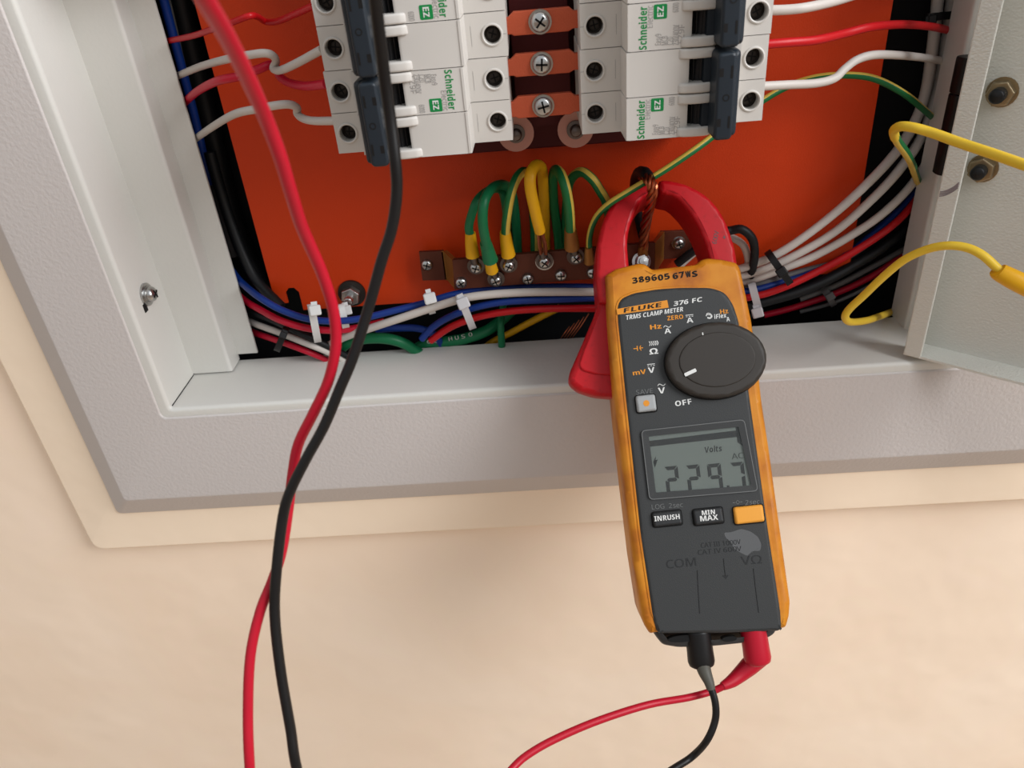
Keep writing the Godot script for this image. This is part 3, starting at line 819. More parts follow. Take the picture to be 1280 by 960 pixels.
	wire("black_cable", path([846, 330, .436, 864, 316, .434, 886, 300, .433, 903, 290.5, .432, 914, 288, .432, 928, 287, .43, 941, 300, .43, 943, 322, .432, 938, 345, .44]), .0026, M.black_wire, "black looped cable emerging right of the meter's red jaw", "cable")
	wire("white_cable", path([850, 332, .44, 868, 316, .44, 890, 302, .44, 908, 297, .44, 919, 299, .438, 930, 308, .436, 935, 325, .438, 932, 340, .444]), .0022, M.white_wire, "short white loop inside the black loop right of the jaw", "cable")
	cable_tie("black cable tie round the white cables at lower right", U(961, 317, .432), U(986, 352, .435), .0075, .0042, U(977, 340, .424), .0055, M.black)
	cable_tie("frosted cable tie hanging on the red cable beside the meter's dial", U(940, 356, .434), U(949, 390, .437), .005, .0045, U(947, 391, .428), .0062, M.clear_nylon)
	cable_tie("small frosted cable tie painted grey for the shadow at lower right", U(1030, 362, .466), U(1040, 378, .47), .006, .004, U(1038, 371, .461), .005, M.grey_shade_wire)  # frosted nylon, greyed in colour for the shadow it sits in
	cable_tie("black cable tie on the upright white cables by the red wire", U(1159, 22, .462), U(1198, 18, .468), .005, .004, U(1166, 24, .459), .004, M.black)

func build_left_bundle() -> void:
	wire("blue_cable", path([270, 308, .462, 292, 341, .455, 305, 356, .446, 325, 372, .428, 352, 387.5, .424, 385, 398.5, .42, 418, 401.5, .418, 452, 398, .418, 490, 389, .42, 530, 379, .424, 567, 368, .428, 605, 361.5, .431, 680, 358.5, .434, 745, 359, .436, 800, 362, .442]), .0022, M.blue_wire, "upper blue cable curving along the plate's lower edge from the left flange", "cable")
	wire("red_cable", path([275, 345, .464, 303, 373, .456, 325, 387, .444, 352, 401, .428, 385, 410.5, .425, 418, 413, .425, 445, 410, .428, 480, 402, .436]), .0022, M.crimson_wire, "red cable just under the upper blue cable at lower left", "cable")
	wire("black_cable", path([280, 362, .466, 308, 386, .456, 340, 400, .446, 370, 414, .432, 400, 428, .432, 440, 448, .44]), .0022, M.black_wire, "black cable between red and white cables at lower left", "cable")
	wire("white_cable", path([280, 384, .464, 310, 401, .456, 350, 416, .44, 380, 428, .431, 412, 441, .434, 440, 456, .442]), .0022, M.white_wire, "short white cable diving under the lip at lower left", "cable")
	wire("red_cable", path([285, 400, .464, 315, 414.5, .457, 345, 425, .444, 375, 436, .435, 402, 447, .438, 430, 460, .446]), .0021, M.crimson_wire, "crimson cable lowest of the bundle at lower left", "cable")
	wire("white_cable", path([405, 436, .44, 427, 423, .43, 465, 409.5, .422, 503, 397, .418, 555, 380, .416, 592, 370.5, .417, 655, 365.5, .42, 745, 365, .424, 810, 366, .44]), .0025, M.white_wire, "thick white cable rising under the earth bar towards the meter", "cable")
	wire("green_cable", path([415, 455, .452, 430, 432, .444, 452, 424, .44, 480, 423, .438, 503, 428.5, .44, 522, 440, .444, 545, 455, .45]), .0036, M.green_wire, "green cable arched low beside the black test lead", "cable")
	wire("green_cable", path([505, 447, .456, 530, 431, .452, 555, 427.5, .45, 580, 423.5, .45, 605, 415, .452, 622, 404, .456, 640, 388, .462]), .0038, M.green_wire, "dark green cable with pale printed letters under the red cable", "cable")
	var l := MB.new()
	var q := [["H", 563, 423.5], ["U", 571, 422], ["S", 579, 420.5], ["0", 588, 418], ["6", 536, 427], ["0", 545, 426]]
	for s in q:
		var p := U(s[1], s[2], .4462)
		type(l, s[0], frame_at(p, Vector3(0, 0.45, 1), Vector3(-0.12, 1, 0)), .0024, .0024, false)
	var lt := part("lettering", l, M.white_wire, get_node("green_cable_001"))
	lt.set_meta("label", "pale printed letters on the cable")
	wire("green_cable", path([628, 445, .444, 627, 428, .442, 626, 408, .442, 627, 392, .448, 632, 370, .456]), .0024, M.green_wire, "short upright green cable below the red cable, left of the meter", "cable")
	wire("yellow_cable", path([600, 444, .462, 612, 430, .46, 642, 414, .458, 672, 398, .458, 700, 384, .46]), .0024, M.amber, "yellow cable slanting in the shadow below the earth bar", "cable")
	wire("blue_cable", path([470, 412, .446, 500, 410, .444, 525, 411, .444, 545, 420, .446, 552, 434, .45]), .0024, M.blue_wire, "dark blue cable in the shadow below the thick white cable", "cable")
	var st := MB.new()
	for k in 5:
		st.tube(path([698 + 4 * k, 428 - k, .45, 706 + 5 * k, 416 - 2 * k, .448, 712 + 6 * k, 408 - 4 * k, .45]), .0004, 6, 4)
	whole("bare_strands", st, M.strand, "loose bare copper strands in the dark gap left of the red lever", "wire")
	cable_tie("white cable tie left of the red test lead, over blue and red cables", U(389, 383, .418), U(397, 425, .428), .005, .0045, U(394, 388, .411), .0062, M.nylon)
	cable_tie("white cable tie on the upper blue cable left of the earth bar", U(535, 369, .42), U(540, 389, .424), .004, .004, U(537.5, 373, .416), .0066, M.nylon)
	cable_tie("frosted cable tie over the thick white cable under the earth bar", U(575, 371, .414), U(590, 408, .424), .006, .0045, U(579, 379, .405), .0066, M.clear_nylon)
	cable_tie("black cable tie round the short white cable at lower left", U(357, 412, .43), U(347, 436, .432), .005, .004, U(354, 419, .425), .004, M.black)
	cable_tie("white cable tie stub beside the big plate bolt", U(426, 383, .424), U(432, 407, .427), .0045, .0045, U(433, 388, .43), .006, M.nylon)

func sleeve(parent: Node3D, pts: Array, r0: float, r1: float, m: Material) -> void:
	var s := MB.new()
	s.tube(pts, [r0, (r0 + r1) / 2 + 0.0001, r1 * 1.06] if pts.size() == 3 else [r0, r1], 12, 4)
	part("lug_sleeve", s, m, parent)

func earth_cable(label: String, pts: Array, r: float, m: Material, lug: Array, sl: Array, sm: Material, stripe := []) -> Node3D:
	var t := thing("earth_cable", label, "cable", pts[0], "earth cables looping onto the earth bar")
	var c := MB.new()
	if stripe.size(): c.col = GREEN_L
	c.tube(pts, r, 12, 7, stripe)
	part("cable", c, M.stripe if stripe.size() else m, t)
	if sl.size(): sleeve(t, sl, r * 1.2, r * 1.55, sm)
	if lug.size():
		var l := MB.new()
		l.tube(lug, [0.0026, 0.0022], 8, 3)
		var xf := Transform3D(Basis(), lug[1]); xf.origin.z -= 0.0006
		l.lathe([Vector2(0.0052, -0.001), Vector2(0.0052, 0.0004), Vector2(0.001, 0.0004)], xf, 18)
		part("ring_lug", l, M.dull_steel, t)
	return t

func build_earth_cables() -> void:
	earth_cable("dark green earth cable at the far left of the loops, in a yellow sleeve", path([590, 300, .418, 586, 285, .416, 590, 267, .414, 597, 250, .416, 612, 238, .426, 628, 240, .438, 634, 280, .446, 634, 340, .45]), .0025, M.green_wire, path([591, 320, .419, 595, 333, .4205]), path([588, 291, .417, 589, 305, .418, 591, 320, .419]), M.amber)
	earth_cable("plain green earth cable bent in front of the leftmost loop", path([612, 320, .415, 608, 305, .408, 603.5, 279, .402, 605, 253, .403, 614, 236.5, .412, 629, 231, .424, 640, 243, .438, 646, 290, .446, 648, 345, .45]), .0028, M.green_wire, path([615, 336, .42, 620, 349, .4225]), path([607, 303, .409, 610, 314, .412, 613, 325, .415]), M.green_wire)
	sleeve(get_node("earth_cable_001"), path([612.5, 323, .4146, 613.5, 331, .417, 615, 338, .4195]), .0030, .0036, M.amber)
	earth_cable("green and yellow striped earth cable, third loop from the left", path([633, 300, .418, 632, 288, .414, 634, 267, .408, 639, 241, .406, 647, 221, .412, 657, 215, .424, 664, 235, .438, 668, 290, .446, 668, 340, .45]), .0026, M.green_wire, path([635.5, 318, .42, 636, 331, .4208]), path([631.5, 290, .415, 633, 304, .418, 635.5, 319, .42]), M.amber, [YELLOW_L, 0.0, 0.32])
	var y := earth_cable("thick plain yellow earth cable, tallest of the loops, with bare copper end", path([675, 289, .408, 671.5, 275, .404, 667, 255, .401, 663, 234, .4, 663.5, 217, .402, 670, 207, .41, 677, 211, .42, 679, 232, .434, 681, 270, .445, 682, 330, .451]), .0031, M.amber, path([678, 312, .42, 680.5, 326, .4206]), [], M.amber)
	var s := MB.new()
	for k in 6:
		var o := Vector2.from_angle(TAU * k / 6) * 3.2
		s.tube(path([674.5 + o.x, 284, .408, 676.5 + o.x, 297, .412, 678 + o.x * 1.3, 306, .415, 679.5 + o.x, 318, .419]), .00085, 6, 4)
	part("bare_copper", s, M.strand, y)
	earth_cable("green earth cable with thin yellow line, fifth loop from the left", path([714, 300, .418, 713, 285, .412, 711, 257, .406, 706, 231, .406, 699, 215, .414, 692, 216, .428, 692, 250, .442, 698, 300, .448, 700, 345, .451]), .0028, M.green_wire, path([716, 309, .42, 719.5, 321, .4215]), path([713, 286, .413, 714, 297, .417, 715, 309, .42]), M.bend, [YELLOW_L, 0.08, 0.22])
	earth_cable("green earth cable at the right of the loops, bending behind the jaw", path([706, 310, .45, 708, 260, .444, 712, 228, .434, 725, 215, .424, 739, 222.5, .418, 750, 238, .418, 758, 254, .422, 763, 285, .43, 764, 330, .44]), .0027, M.green_wire, [], [], M.amber, [YELLOW_L, 0.62, 0.75])
	var t := thing("earth_lug", "amber sleeved lug of the long thin yellow-green wire, beside the jaw", "lug", U(736, 318, .42))
	sleeve(t, path([735.5, 309, .4185, 736, 318, .42, 737, 328, .4215]), .0021, .0031, M.bend)
	# bare twisted conductor through the jaw
	var w := thing("copper_conductor", "bare twisted copper conductor passing through the meter's red jaw", "cable", U(806, 260, .4))
	var cp := path([803, 219, .408, 811, 224, .392, 815.5, 236, .388, 813, 254, .395, 808, 275, .41, 805, 296, .42, 804, 312, .424])
	var tw := MB.new()
	twisted(tw, cp, .0019, .0011, 5, 2.3)
	part("strands", tw, M.strand, w)
	var hd := MB.new()
	hd.tube(path([805, 300, .445, 795, 255, .445, 794, 228, .43, 799, 216, .415, 807, 217.5, .4, 812, 226, .393]), [.003, .003, .003, .0032, .0034, .0032], 10, 5)
	part("dark_sleeve", hd, M.black_wire, w)
	var lg := MB.new()
	lg.tube(path([804, 306, .423, 803.5, 316, .424, 803, 324, .4245]), [.0026, .0032, .0028], 10, 4)
	part("ring_lug", lg, M.bend, w)
	var nb := MB.new()
	var nx := frame_at(U(802, 327, .4215), Vector3(0.1, 0.5, 1))
	nb.lathe([Vector2(0.0056, -0.0015), Vector2(0.0056, -0.0003), Vector2(0.004, 0)], nx, 20)
	nb.prism(hexagon(0.0042, 0.2), nx, 0, 0.004, 0.0006)
	nb.lathe([Vector2(0.0024, 0.004), Vector2(0.0024, 0.006), Vector2(0.00001, 0.0062)], nx, 14)
	part("lug_bolt", nb, M.steel, w)

func twisted(mb: MB, pts: Array, ring: float, r: float, n: int, turns: float) -> void:
	var q := []
	var m := pts.size()
	for i in m - 1:
		var p0: Vector3 = pts[maxi(i - 1, 0)]; var p1: Vector3 = pts[i]; var p2: Vector3 = pts[i + 1]; var p3: Vector3 = pts[mini(i + 2, m - 1)]
		for k in 6:
			var t := k / 6.0
			q.append(0.5 * (2 * p1 + (p2 - p0) * t + (2 * p0 - 5 * p1 + 4 * p2 - p3) * t * t + (3 * p1 - p0 - 3 * p2 + p3) * t * t * t))
	q.append(pts[-1])
	for s in n:
		var o := []
		var side := Vector3(1, 0, 0)
		for i in q.size():
			var t: Vector3 = (q[mini(i + 1, q.size() - 1)] - q[maxi(i - 1, 0)]).normalized()
			side = (side - t * side.dot(t)).normalized()
			var a := TAU * (float(s) / n + turns * i / q.size())
			o.append(q[i] + (side * cos(a) + t.cross(side) * sin(a)) * ring)
		mb.tube(o, r, 6, 1)

func build_door_wires() -> void:
	var mb := MB.new()
	mb.tube([door_xf * Vector3(0.20, 0.135, -0.0162)] + path([1420, 262, .272, 1345, 230, .29, 1310, 216, .30, 1280, 206, .31, 1240, 192, .325, 1200, 178.5, .34, 1165, 166, .352, 1142, 159.5, .358, 1126, 158, .364, 1117.5, 163, .372, 1119, 172, .38]), .0022, 12, 7)
	var t := thing("bonding_wire", "upper yellow bonding wire crossing from the door's edge into the cabinet", "wire", U(1200, 178, .34))
	part("yellow_end", mb, M.yellow_wire, t)
	var s := MB.new()
	s.col = GREEN_L
	s.tube(path([1118.2, 168, .377, 1122, 177, .384, 1131, 189, .395, 1139, 203, .414, 1144, 217, .434, 1149, 231, .456, 1158, 250, .47]), .0021, 12, 6, [YELLOW_L, 0.98, 1.47])
	part("striped_end", s, M.stripe, t)
	var u := thing("bonding_wire", "lower yellow bonding wire drooping from a yellow sleeve over the door", "wire", U(1100, 350, .37))
	var c := MB.new()
	c.tube(path([1262, 351, .335, 1246, 335, .338, 1228, 319, .342, 1208, 309.5, .347, 1184, 307, .352, 1158, 312, .358, 1130, 325, .364, 1104, 346, .37, 1080, 369, .376, 1062, 386, .38, 1056.5, 396, .382, 1063, 402.5, .386, 1084, 400.5, .402, 1102, 394.5, .425, 1114, 390, .454, 1140, 380, .475]), .0021, 12, 7)
	part("cable", c, M.yellow_wire, u)
	var sl := MB.new()
	sl.tube(path([1247, 338, .337, 1250, 340.5, .3365, 1268, 350, .333, 1300, 366, .328]), [.0034, .0042, .0047, .0048], 14, 4)
	var lg := MB.new()
	lg.tube([U(1298, 365, .3285), door_xf * Vector3(0.098, 0.062, -0.006), door_xf * Vector3(0.106, 0.056, -0.0155)], [.0032, .0028, .0022], 10, 4)
	part("ring_lug", lg, M.dull_steel, u)
	part("lug_sleeve", sl, M.amber, u)

# ------------------------------------------------------------------ clamp meter
# Built in its own frame: x to its right, y towards the jaw, z out of its face, metres; numbers in millimetres where pairs() is used.
var meter_xf: Transform3D

func lay(x: float, y: float, z := 0.0, turn := 0.0) -> Transform3D:
	return Transform3D(Basis(Vector3(0, 0, 1), turn), Vector3(x, y, z) * 0.001)

func build_meter() -> void:
	var t := thing("clamp_meter", "orange and dark grey clamp meter with red jaw hooked round the bare copper conductor", "clamp meter", Vector3.ZERO)
	t.transform = meter_xf
	var id := Transform3D()
	# inner case, shows below the holster
	var cs := MB.new()
	cs.prism(rounded(pairs([-34, 60, -34, -108, -31.5, -114, -28, -119.5, -20, -121.6, -1, -122.6, 22, -122.2, 29, -119.5, 33, -113, 33.5, -100, 33, 60]), 0.002, 3), id, -0.034, -0.0025, 0.004, 0.005)
	part("case", cs, M.panel, t, true)
	var hl := MB.new()
	var out := rounded(pairs([-35.8, 74.5, -37.3, 50, -38.2, 29, -38.9, 0, -39.0, -40, -38.8, -75, -37.6, -103, -36.4, -108, -34.0, -112.6, -31, -112.0, 31, -115.8, 34.4, -115.6, 36.8, -110, 38.2, -103, 37.9, -77, 37.4, -25, 36.8, 0, 37.2, 20, 36.8, 42, 34.6, 70, 33, 73.2, 26, 75.8, 18.5, 77.4, 15, 76.9, 11.8, 74.6, -11.2, 74.8, -14, 78.0, -17.2, 78.9, -30, 77.3]), 0.0012, 2)
	hl.prism(out, id, -0.036, 0.0004, 0.0035, 0.004)
	part("holster", hl, M.holster, t, true)
	# dark recess line round the face panel, then the panel
	var edge := pairs([-34.4, -60, -33.9, 8, -33.4, 50, -32.8, 57, -30.2, 61.5, -23, 63.9, -10, 64.6, 2, 64.0, 18, 62.1, 25.2, 58.5, 28.8, 51.5, 30.6, 42, 31.2, 0, 32, -65, 33, -106, 32.4, -114.6, 30.6, -117.0, 0, -115.4, -29, -112.8, -31.6, -111, -33, -104])
	var sm := rounded(edge, 0.003, 3)
	var rim := MB.new()
	rim.prism(rounded(pairs([-34.4, -60, -33.9, 8, -33.4, 50, -32.8, 57, -30.2, 61.5, -23, 63.9, -10, 64.6, 2, 64.0, 18, 62.1, 25.2, 58.5, 28.8, 51.5, 30.6, 42, 31.2, 0, 32, -65, 32.8, -104, 30, -110, -30, -108, -33, -102]), 0.003, 3), id, -0.004, 0.0008, 0.0004)
	part("panel_rim", rim, M.holster, t, true)
	var pn := MB.new()
	var inner := PackedVector2Array(sm)
	if MB.area(inner) < 0: inner.reverse()
	pn.prism(MB.inset(inner, 0.0007), id, -0.004, 0.0014, 0.0018)
	var face := part("face_panel", pn, M.panel, t, true)
	# jaw in two halves, and the lever that opens it
	var left := [-41, 60, -40.6, 76, -38.9, 88, -36.4, 98, -32.8, 106.5, -27.0, 114.2, -19.4, 119.8, -9.8, 122.9, -2.2, 123.3, -2.2, 115.2, -10.5, 115.4, -14.3, 109.7, -19.2, 101.3, -21.9, 92.7, -22.4, 82, -22.4, 60]
	var right := [-1.6, 123.3, 3.2, 122.9, 12.6, 119.6, 21.8, 113.1, 28.2, 104.6, 32.0, 94.0, 34.2, 82, 34.4, 60, 20.4, 60, 20.2, 79, 18.7, 87.9, 15.9, 97.1, 11.4, 106.5, 5.0, 114.5, -1.6, 115.2]
	for a in [left, right]:
		var j := MB.new()
		j.prism(rounded(pairs(a), 0.004, 2), id, -0.036, -0.005, 0.0024, 0.0024)
		part("jaw", j, M.meter_red, t, true)
	var jw := MB.new()
	type(jw, "+", lay(29, 88, -4.98), .003, 0, false)
	type(jw, "600V", lay(24.5, 88.5, -4.98, 1.25), .0016, 0, false)
	part("worn_print", jw, M.chip, t, true)
	var lv := MB.new()
	lv.prism(rounded(pairs([-30, 78, -35.6, 77, -39, 66, -43.5, 55, -52.5, 39, -60.2, 25.5, -61.3, 20.5, -57.2, 15.6, -48, 11.4, -36, 9.2, -30, 9]), [0, .003, .002, .003, .004, .003, .003, .003, .004, .002, 0], 3), id, -0.031, -0.012, 0.0035, 0.0035)
	lv.prism(rounded(pairs([-30, 72, -36.5, 68, -41.0, 56, -49.5, 40, -54.5, 30, -53.5, 26.5, -47, 23.6, -36, 21.6, -30, 21.2]), 0.002, 3), id, -0.013, -0.0108, 0.0009)
	part("trigger_lever", lv, M.meter_red, t, true)
	# rotary dial
	var d := MB.new()
	d.prism(circle(0.0256, 40, Vector2(.0146, .0228), .0196), id, 0.0, 0.0066, 0.002)
	d.prism(circle(0.0194, 40, Vector2(.0150, .0230), .0140), id, 0.006, 0.0071, 0.0005)
	var dial := part("dial", d, M.knob, t, true)
	var gr := MB.new()
	gr.prism(circle(0.0262, 40, Vector2(.0146, .0228), .0202), id, 0.0, 0.0020, 0.0004)
	part("dial_groove", gr, M.hole, dial, true)
	var dm := MB.new()
	dm.prism(rounded(rect(-0.0032, -0.0009, 0.0032, 0.0009), 0.0004, 2), lay(0.6, 17.9, 7.1, 0.33), 0, 0.0002)
	dm.prism(rect(-0.0003, -0.0012, 0.0003, 0.0016), lay(9.3, 36.0, 6.7, 0.05), 0, 0.0001)
	part("pointer_mark", dm, M.white_ink, dial, true)
	# logo plate and lettering
	var Z := 1.42
	var lp := MB.new()
	lp.prism(pairs([-32.3, 55.4, -32.2, 52.4, -5.4, 53.1, -5.7, 57.1]), id, 0.0012, 0.00146)
	var logo := part("logo_plate", lp, M.orange_ink, face, true)
	var lg := MB.new()
	type(lg, "FLUKE", lay(-18.8, 54.6, 1.48, 0.045), .0022, .0195, true, 0.25)
	part("lettering", lg, M.marker, logo, true)
	var wt := MB.new()
	type(wt, "376 FC", lay(4.8, 55.1, Z, 0.05), .0022, .0148, true, 0.22)
	type(wt, "TRMS CLAMP METER", lay(-13.0, 50.9, Z, 0.04), .0013, .0300, true, 0.2)
	type(wt, "A", lay(4.6, 45.3, Z), .0026, .0034)
	type(wt, "A", lay(-7.4, 41.0, Z), .0026, .0034)
	type(wt, "V", lay(-18.1, 21.7, Z), .0028, .0034)
	type(wt, "V", lay(-14.1, 10.6, Z), .0030, .0036)
	type(wt, "Ω", lay(-15.8, 31.3, Z), .0030, .0046)
	type(wt, "OFF", lay(-3.8, 3.2, Z, 0.05), .0027, .0085)
	type(wt, "iFlex", lay(20.4, 45.8, Z, 0.02), .0020, .0062, true, 0.1)
	type(wt, "A", lay(24.1, 43.6, Z), .0015, .0018)
	for q in [[-7.3, 43.3], [-13.8, 13.5]]:
		wt.tube([lay(q[0], q[1], Z) * Vector3(-.0020, -.0003, 0), lay(q[0], q[1], Z) * Vector3(-.0010, .0005, 0), lay(q[0], q[1], Z) * Vector3(0.0008, -.0005, 0), lay(q[0], q[1], Z) * Vector3(.0020, .0003, 0)], .00022, 6, 4)
	for q in [[4.7, 47.6], [-17.9, 24.3]]:
		wt.box(lay(q[0], q[1], Z), Vector3(-.0020, .0003, 0), Vector3(.0020, .0006, .0001))
		for k in 3: wt.box(lay(q[0] - 1.45 + 1.45 * k, q[1], Z), Vector3(-.0004, -.0005, 0), Vector3(.0004, -.0002, .0001))
	for k in 5:      # sound waves above the ohm sign
		var o := -17.6 + 1.0 * k
		wt.tube([lay(o, 34.3, Z).origin, lay(o + 0.5, 35.4, Z).origin, lay(o, 36.6, Z).origin], .00022 + .00002 * k, 6, 4)
	for k in 2:      # wireless mark
		wt.tube([lay(13.1, 46.4, Z).origin, lay(13.9 - 0.3 * k, 47.8 - 0.7 * k, Z).origin, lay(15.4, 47.4 - 0.6 * k, Z).origin, lay(16.1 - 0.5 * k, 46.0, Z).origin, lay(15.0, 45.0 + 0.4 * k, Z).origin, lay(13.6, 45.4 + 0.4 * k, Z).origin], .00026, 6, 4)
	part("white_print", wt, M.white_ink, face, true)
	var og := MB.new()
	type(og, "ZERO", lay(-2.7, 47.6, Z), .0016, .0082)
	type(og, "Hz", lay(-13.2, 43.9, Z), .0024, .0060)
	type(og, "mV", lay(-24.4, 21.2, Z, 0.03), .0023, .0068)
	type(og, "Hz", lay(22.6, 47.9, Z), .0016, .0042)
	og.box(lay(-23.8, 33.7, Z), Vector3(-.0022, -.00022, 0), Vector3(-.0004, .00022, .0001))
	og.box(lay(-23.8, 33.7, Z), Vector3(.0012, -.00022, 0), Vector3(.0028, .00022, .0001))
	og.box(lay(-23.8, 33.7, Z), Vector3(-.0004, -.0013, 0), Vector3(.0001, .0013, .0001))
	og.tube([lay(-22.1, 35.0, Z).origin, lay(-22.7, 33.7, Z).origin, lay(-22.1, 32.4, Z).origin], .00028, 6, 4)
	part("orange_print", og, M.orange_ink, face, true)
	var em := MB.new()
	type(em, "SAVE", lay(-22.9, 11.0, Z), .0015, .0086, false)
	type(em, "LOG  2sec", lay(-18.2, -48.5, Z, -0.02), .0017, .0158, false)
	type(em, "2sec", lay(24.7, -50.8, Z), .0017, .0072, false, 0.15)
	em.tube([lay(16.4, -50.2, Z).origin, lay(17.3, -49.3, Z).origin, lay(18.2, -50.2, Z).origin, lay(17.3, -51.1, Z).origin, lay(16.4, -50.2, Z).origin], .00018, 6, 4)
	for s in [-1, 1]: em.box(lay(17.3 + 1.9 * s, -50.2, Z), Vector3(-.0006, -.00015, 0), Vector3(.0006, .00015, .0001))
	part("grey_print", em, M.bezel, face, true)
	var eb := MB.new()
	type(eb, "COM", lay(-14.6, -77.8, Z), .0040, .0150, false)
	type(eb, "VΩ", lay(20.6, -79.6, Z), .0040, .0104, false)
	type(eb, "CAT III 1000V", lay(6.4, -70.0, Z), .0018, .0200, false)
	type(eb, "CAT IV 600V", lay(5.4, -73.4, Z), .0020, .0220, false)
	for q in [[-6.9, -82.1, -8.3, -103.7], [21.1, -84.0, 21.0, -106.0], [6.9, -77.6, 6.8, -86.4]]:
		eb.tube([lay(q[0], q[1], 1.35).origin, lay((q[0] + q[2]) / 2 - 0.1, (q[1] + q[3]) / 2, 1.35).origin, lay(q[2], q[3], 1.35).origin], .00028, 6, 4)
	eb.prism(pairs([5.2, -86, 8.4, -86, 6.8, -88]), id, 0.0013, 0.0015)
	part("embossed_print", eb, M.emboss, face, true)
	var ch := MB.new()
	ch.prism(rounded(pairs([8.6, -64.6, 12, -64.9, 17.5, -63.6, 22, -65.4, 25.4, -68.5, 26.6, -72.5, 25.6, -75.6, 21.5, -75.2, 19.0, -77.6, 15.5, -75.4, 12.6, -73.0, 11.5, -69.5, 9.2, -67.5]), 0.001, 2), id, 0.0013, 0.00146)
	part("worn_patch", ch, M.chip, face, true)
	var mk := MB.new()
	var word := "38960567WS"
	var wob := [0.0, 0.2, -0.1, 0.25, 0.0, 0.15, -0.1, 0.2, 0.1, -0.15]
	for i in word.length():
		type(mk, word[i], lay(-20.85 + 3.35 * i + (1.0 if i > 5 else 0.0), 69.55 + wob[i], 0.42, 0.04 + 0.3 * wob[i]), .0030, .0026, true, 0.0, "Droid Sans", 0.0002)
		type(mk, word[i], lay(-21.0 + 3.35 * i + (1.0 if i > 5 else 0.0), 69.4 + wob[i], 0.42, 0.04 + 0.3 * wob[i]), .0030, .0026, true, 0.0, "Droid Sans", 0.0002)
	part("marker_writing", mk, M.marker, t, true)
	# display
	var bz := MB.new()
	var bi2 := MB.new()
	var bo := PackedVector2Array(pairs([-26.2, -9.7, -26.1, -43.6, 27.2, -44.6, 24.9, -9.5]))
	var bi := PackedVector2Array(pairs([-23.9, -11.8, -23.6, -41.5, 25.4, -42.7, 22.7, -11.7]))
	for p in [[bo, bi]]:
		var o := rounded(Array(p[0]), 0.0014, 3); o.reverse()
		var i := rounded(Array(p[1]), 0.0008, 3); i.reverse()
		bz.ring(o, 0.0012, MB.inset(o, 0.0005), 0.0026, id)
		bz.ring(MB.inset(o, 0.0005), 0.0026, MB.inset(o, 0.0009), 0.0026, id)
		bi2.ring(MB.inset(o, 0.0009), 0.0026, MB.inset(i, -0.0004), 0.0024, id)
		bi2.ring(MB.inset(i, -0.0004), 0.0024, i, 0.0015, id)
	var lcd := part("display", bz, M.bezel, t, true)
	part("display_frame", bi2, M.panel, lcd, true)
	var sc := MB.new()
	sc.prism(pairs([-25, -10.8, -24.8, -42.6, 26.2, -43.6, 23.8, -10.8]), id, 0.0012, 0.0015)
	part("screen", sc, M.screen, lcd, true)
	var sg := MB.new()
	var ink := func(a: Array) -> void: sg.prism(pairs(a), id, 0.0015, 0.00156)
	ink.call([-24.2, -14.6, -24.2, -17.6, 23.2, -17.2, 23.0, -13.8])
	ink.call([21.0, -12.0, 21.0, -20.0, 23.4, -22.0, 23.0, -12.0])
	var dx := [-17.6, -6.6, 4.2, 15.8]
	var segs := ["abged", "abged", "abcfgd", "abc"]
	for k in 4:
		var x: float = dx[k]
		var w := 7.0
		var y0 := -28.6 - 0.45 * k
		var m := y0 - 6.9
		var b := y0 - 14.6
		for s in segs[k]:
			match s:
				"a": ink.call([x + 0.3, y0, x + w - 0.3, y0, x + w - 1.9, y0 - 1.9, x + 1.6, y0 - 1.9])
				"b": ink.call([x + w, y0 - 0.4, x + w, m + 0.2, x + w - 0.8, m + 0.6, x + w - 1.9, m + 1.2, x + w - 1.9, y0 - 2.0])
				"c": ink.call([x + w, m - 0.2, x + w, b + 0.3, x + w - 1.9, b + 1.9, x + w - 1.9, m - 1.0, x + w - 0.8, m - 0.5])
				"d": ink.call([x + 0.3, b, x + 2.0, b + 1.9, x + w - 2.0, b + 1.9, x + w - 0.3, b])
				"e": ink.call([x, m - 0.2, x + 0.8, m - 0.5, x + 1.9, m - 1.0, x + 1.9, b + 1.9, x, b + 0.3])
				"f": ink.call([x, y0 - 0.4, x + 1.9, y0 - 2.0, x + 1.9, m + 1.2, x + 0.8, m + 0.6, x, m + 0.2])
				"g": ink.call([x + 0.9, m, x + 1.7, m + 0.95, x + w - 1.7, m + 0.95, x + w - 0.9, m, x + w - 1.7, m - 0.95, x + 1.7, m - 0.95])
	ink.call([13.0, -41.2, 14.2, -41.2, 14.2, -42.4, 13.0, -42.4])
	type(sg, "Volts", lay(8.4, -22.0, 1.5), .0030, .0088, true, 0.1, "Droid Sans", 0.00006)
	type(sg, "AC", lay(20.2, -26.8, 1.5), .0028, .0060, false, 0.0, "Droid Sans", 0.00006)
	ink.call([-21.0, -22.6, -22.6, -25.4, -21.4, -25.2, -22.2, -28.6, -20.2, -24.5, -21.3, -24.7])
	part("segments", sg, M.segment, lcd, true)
	var gl := MB.new()
	gl.prism(pairs([-24.4, -11.2, -24.1, -42.1, 25.9, -43.2, 23.2, -11.1]), id, 0.0021, 0.0023)
	part("display_window", gl, M.pane, lcd, true)
	# buttons
	var bt := [[-22.9, 4.8, 10.0, 8.6, M.grey_button, ""], [-19.1, -54.7, 14.6, 7.2, M.button, "INRUSH"], [1.7, -55.6, 14.8, 7.8, M.button, "MIN MAX"], [22.0, -56.7, 14.8, 8.6, M.orange_button, ""]]
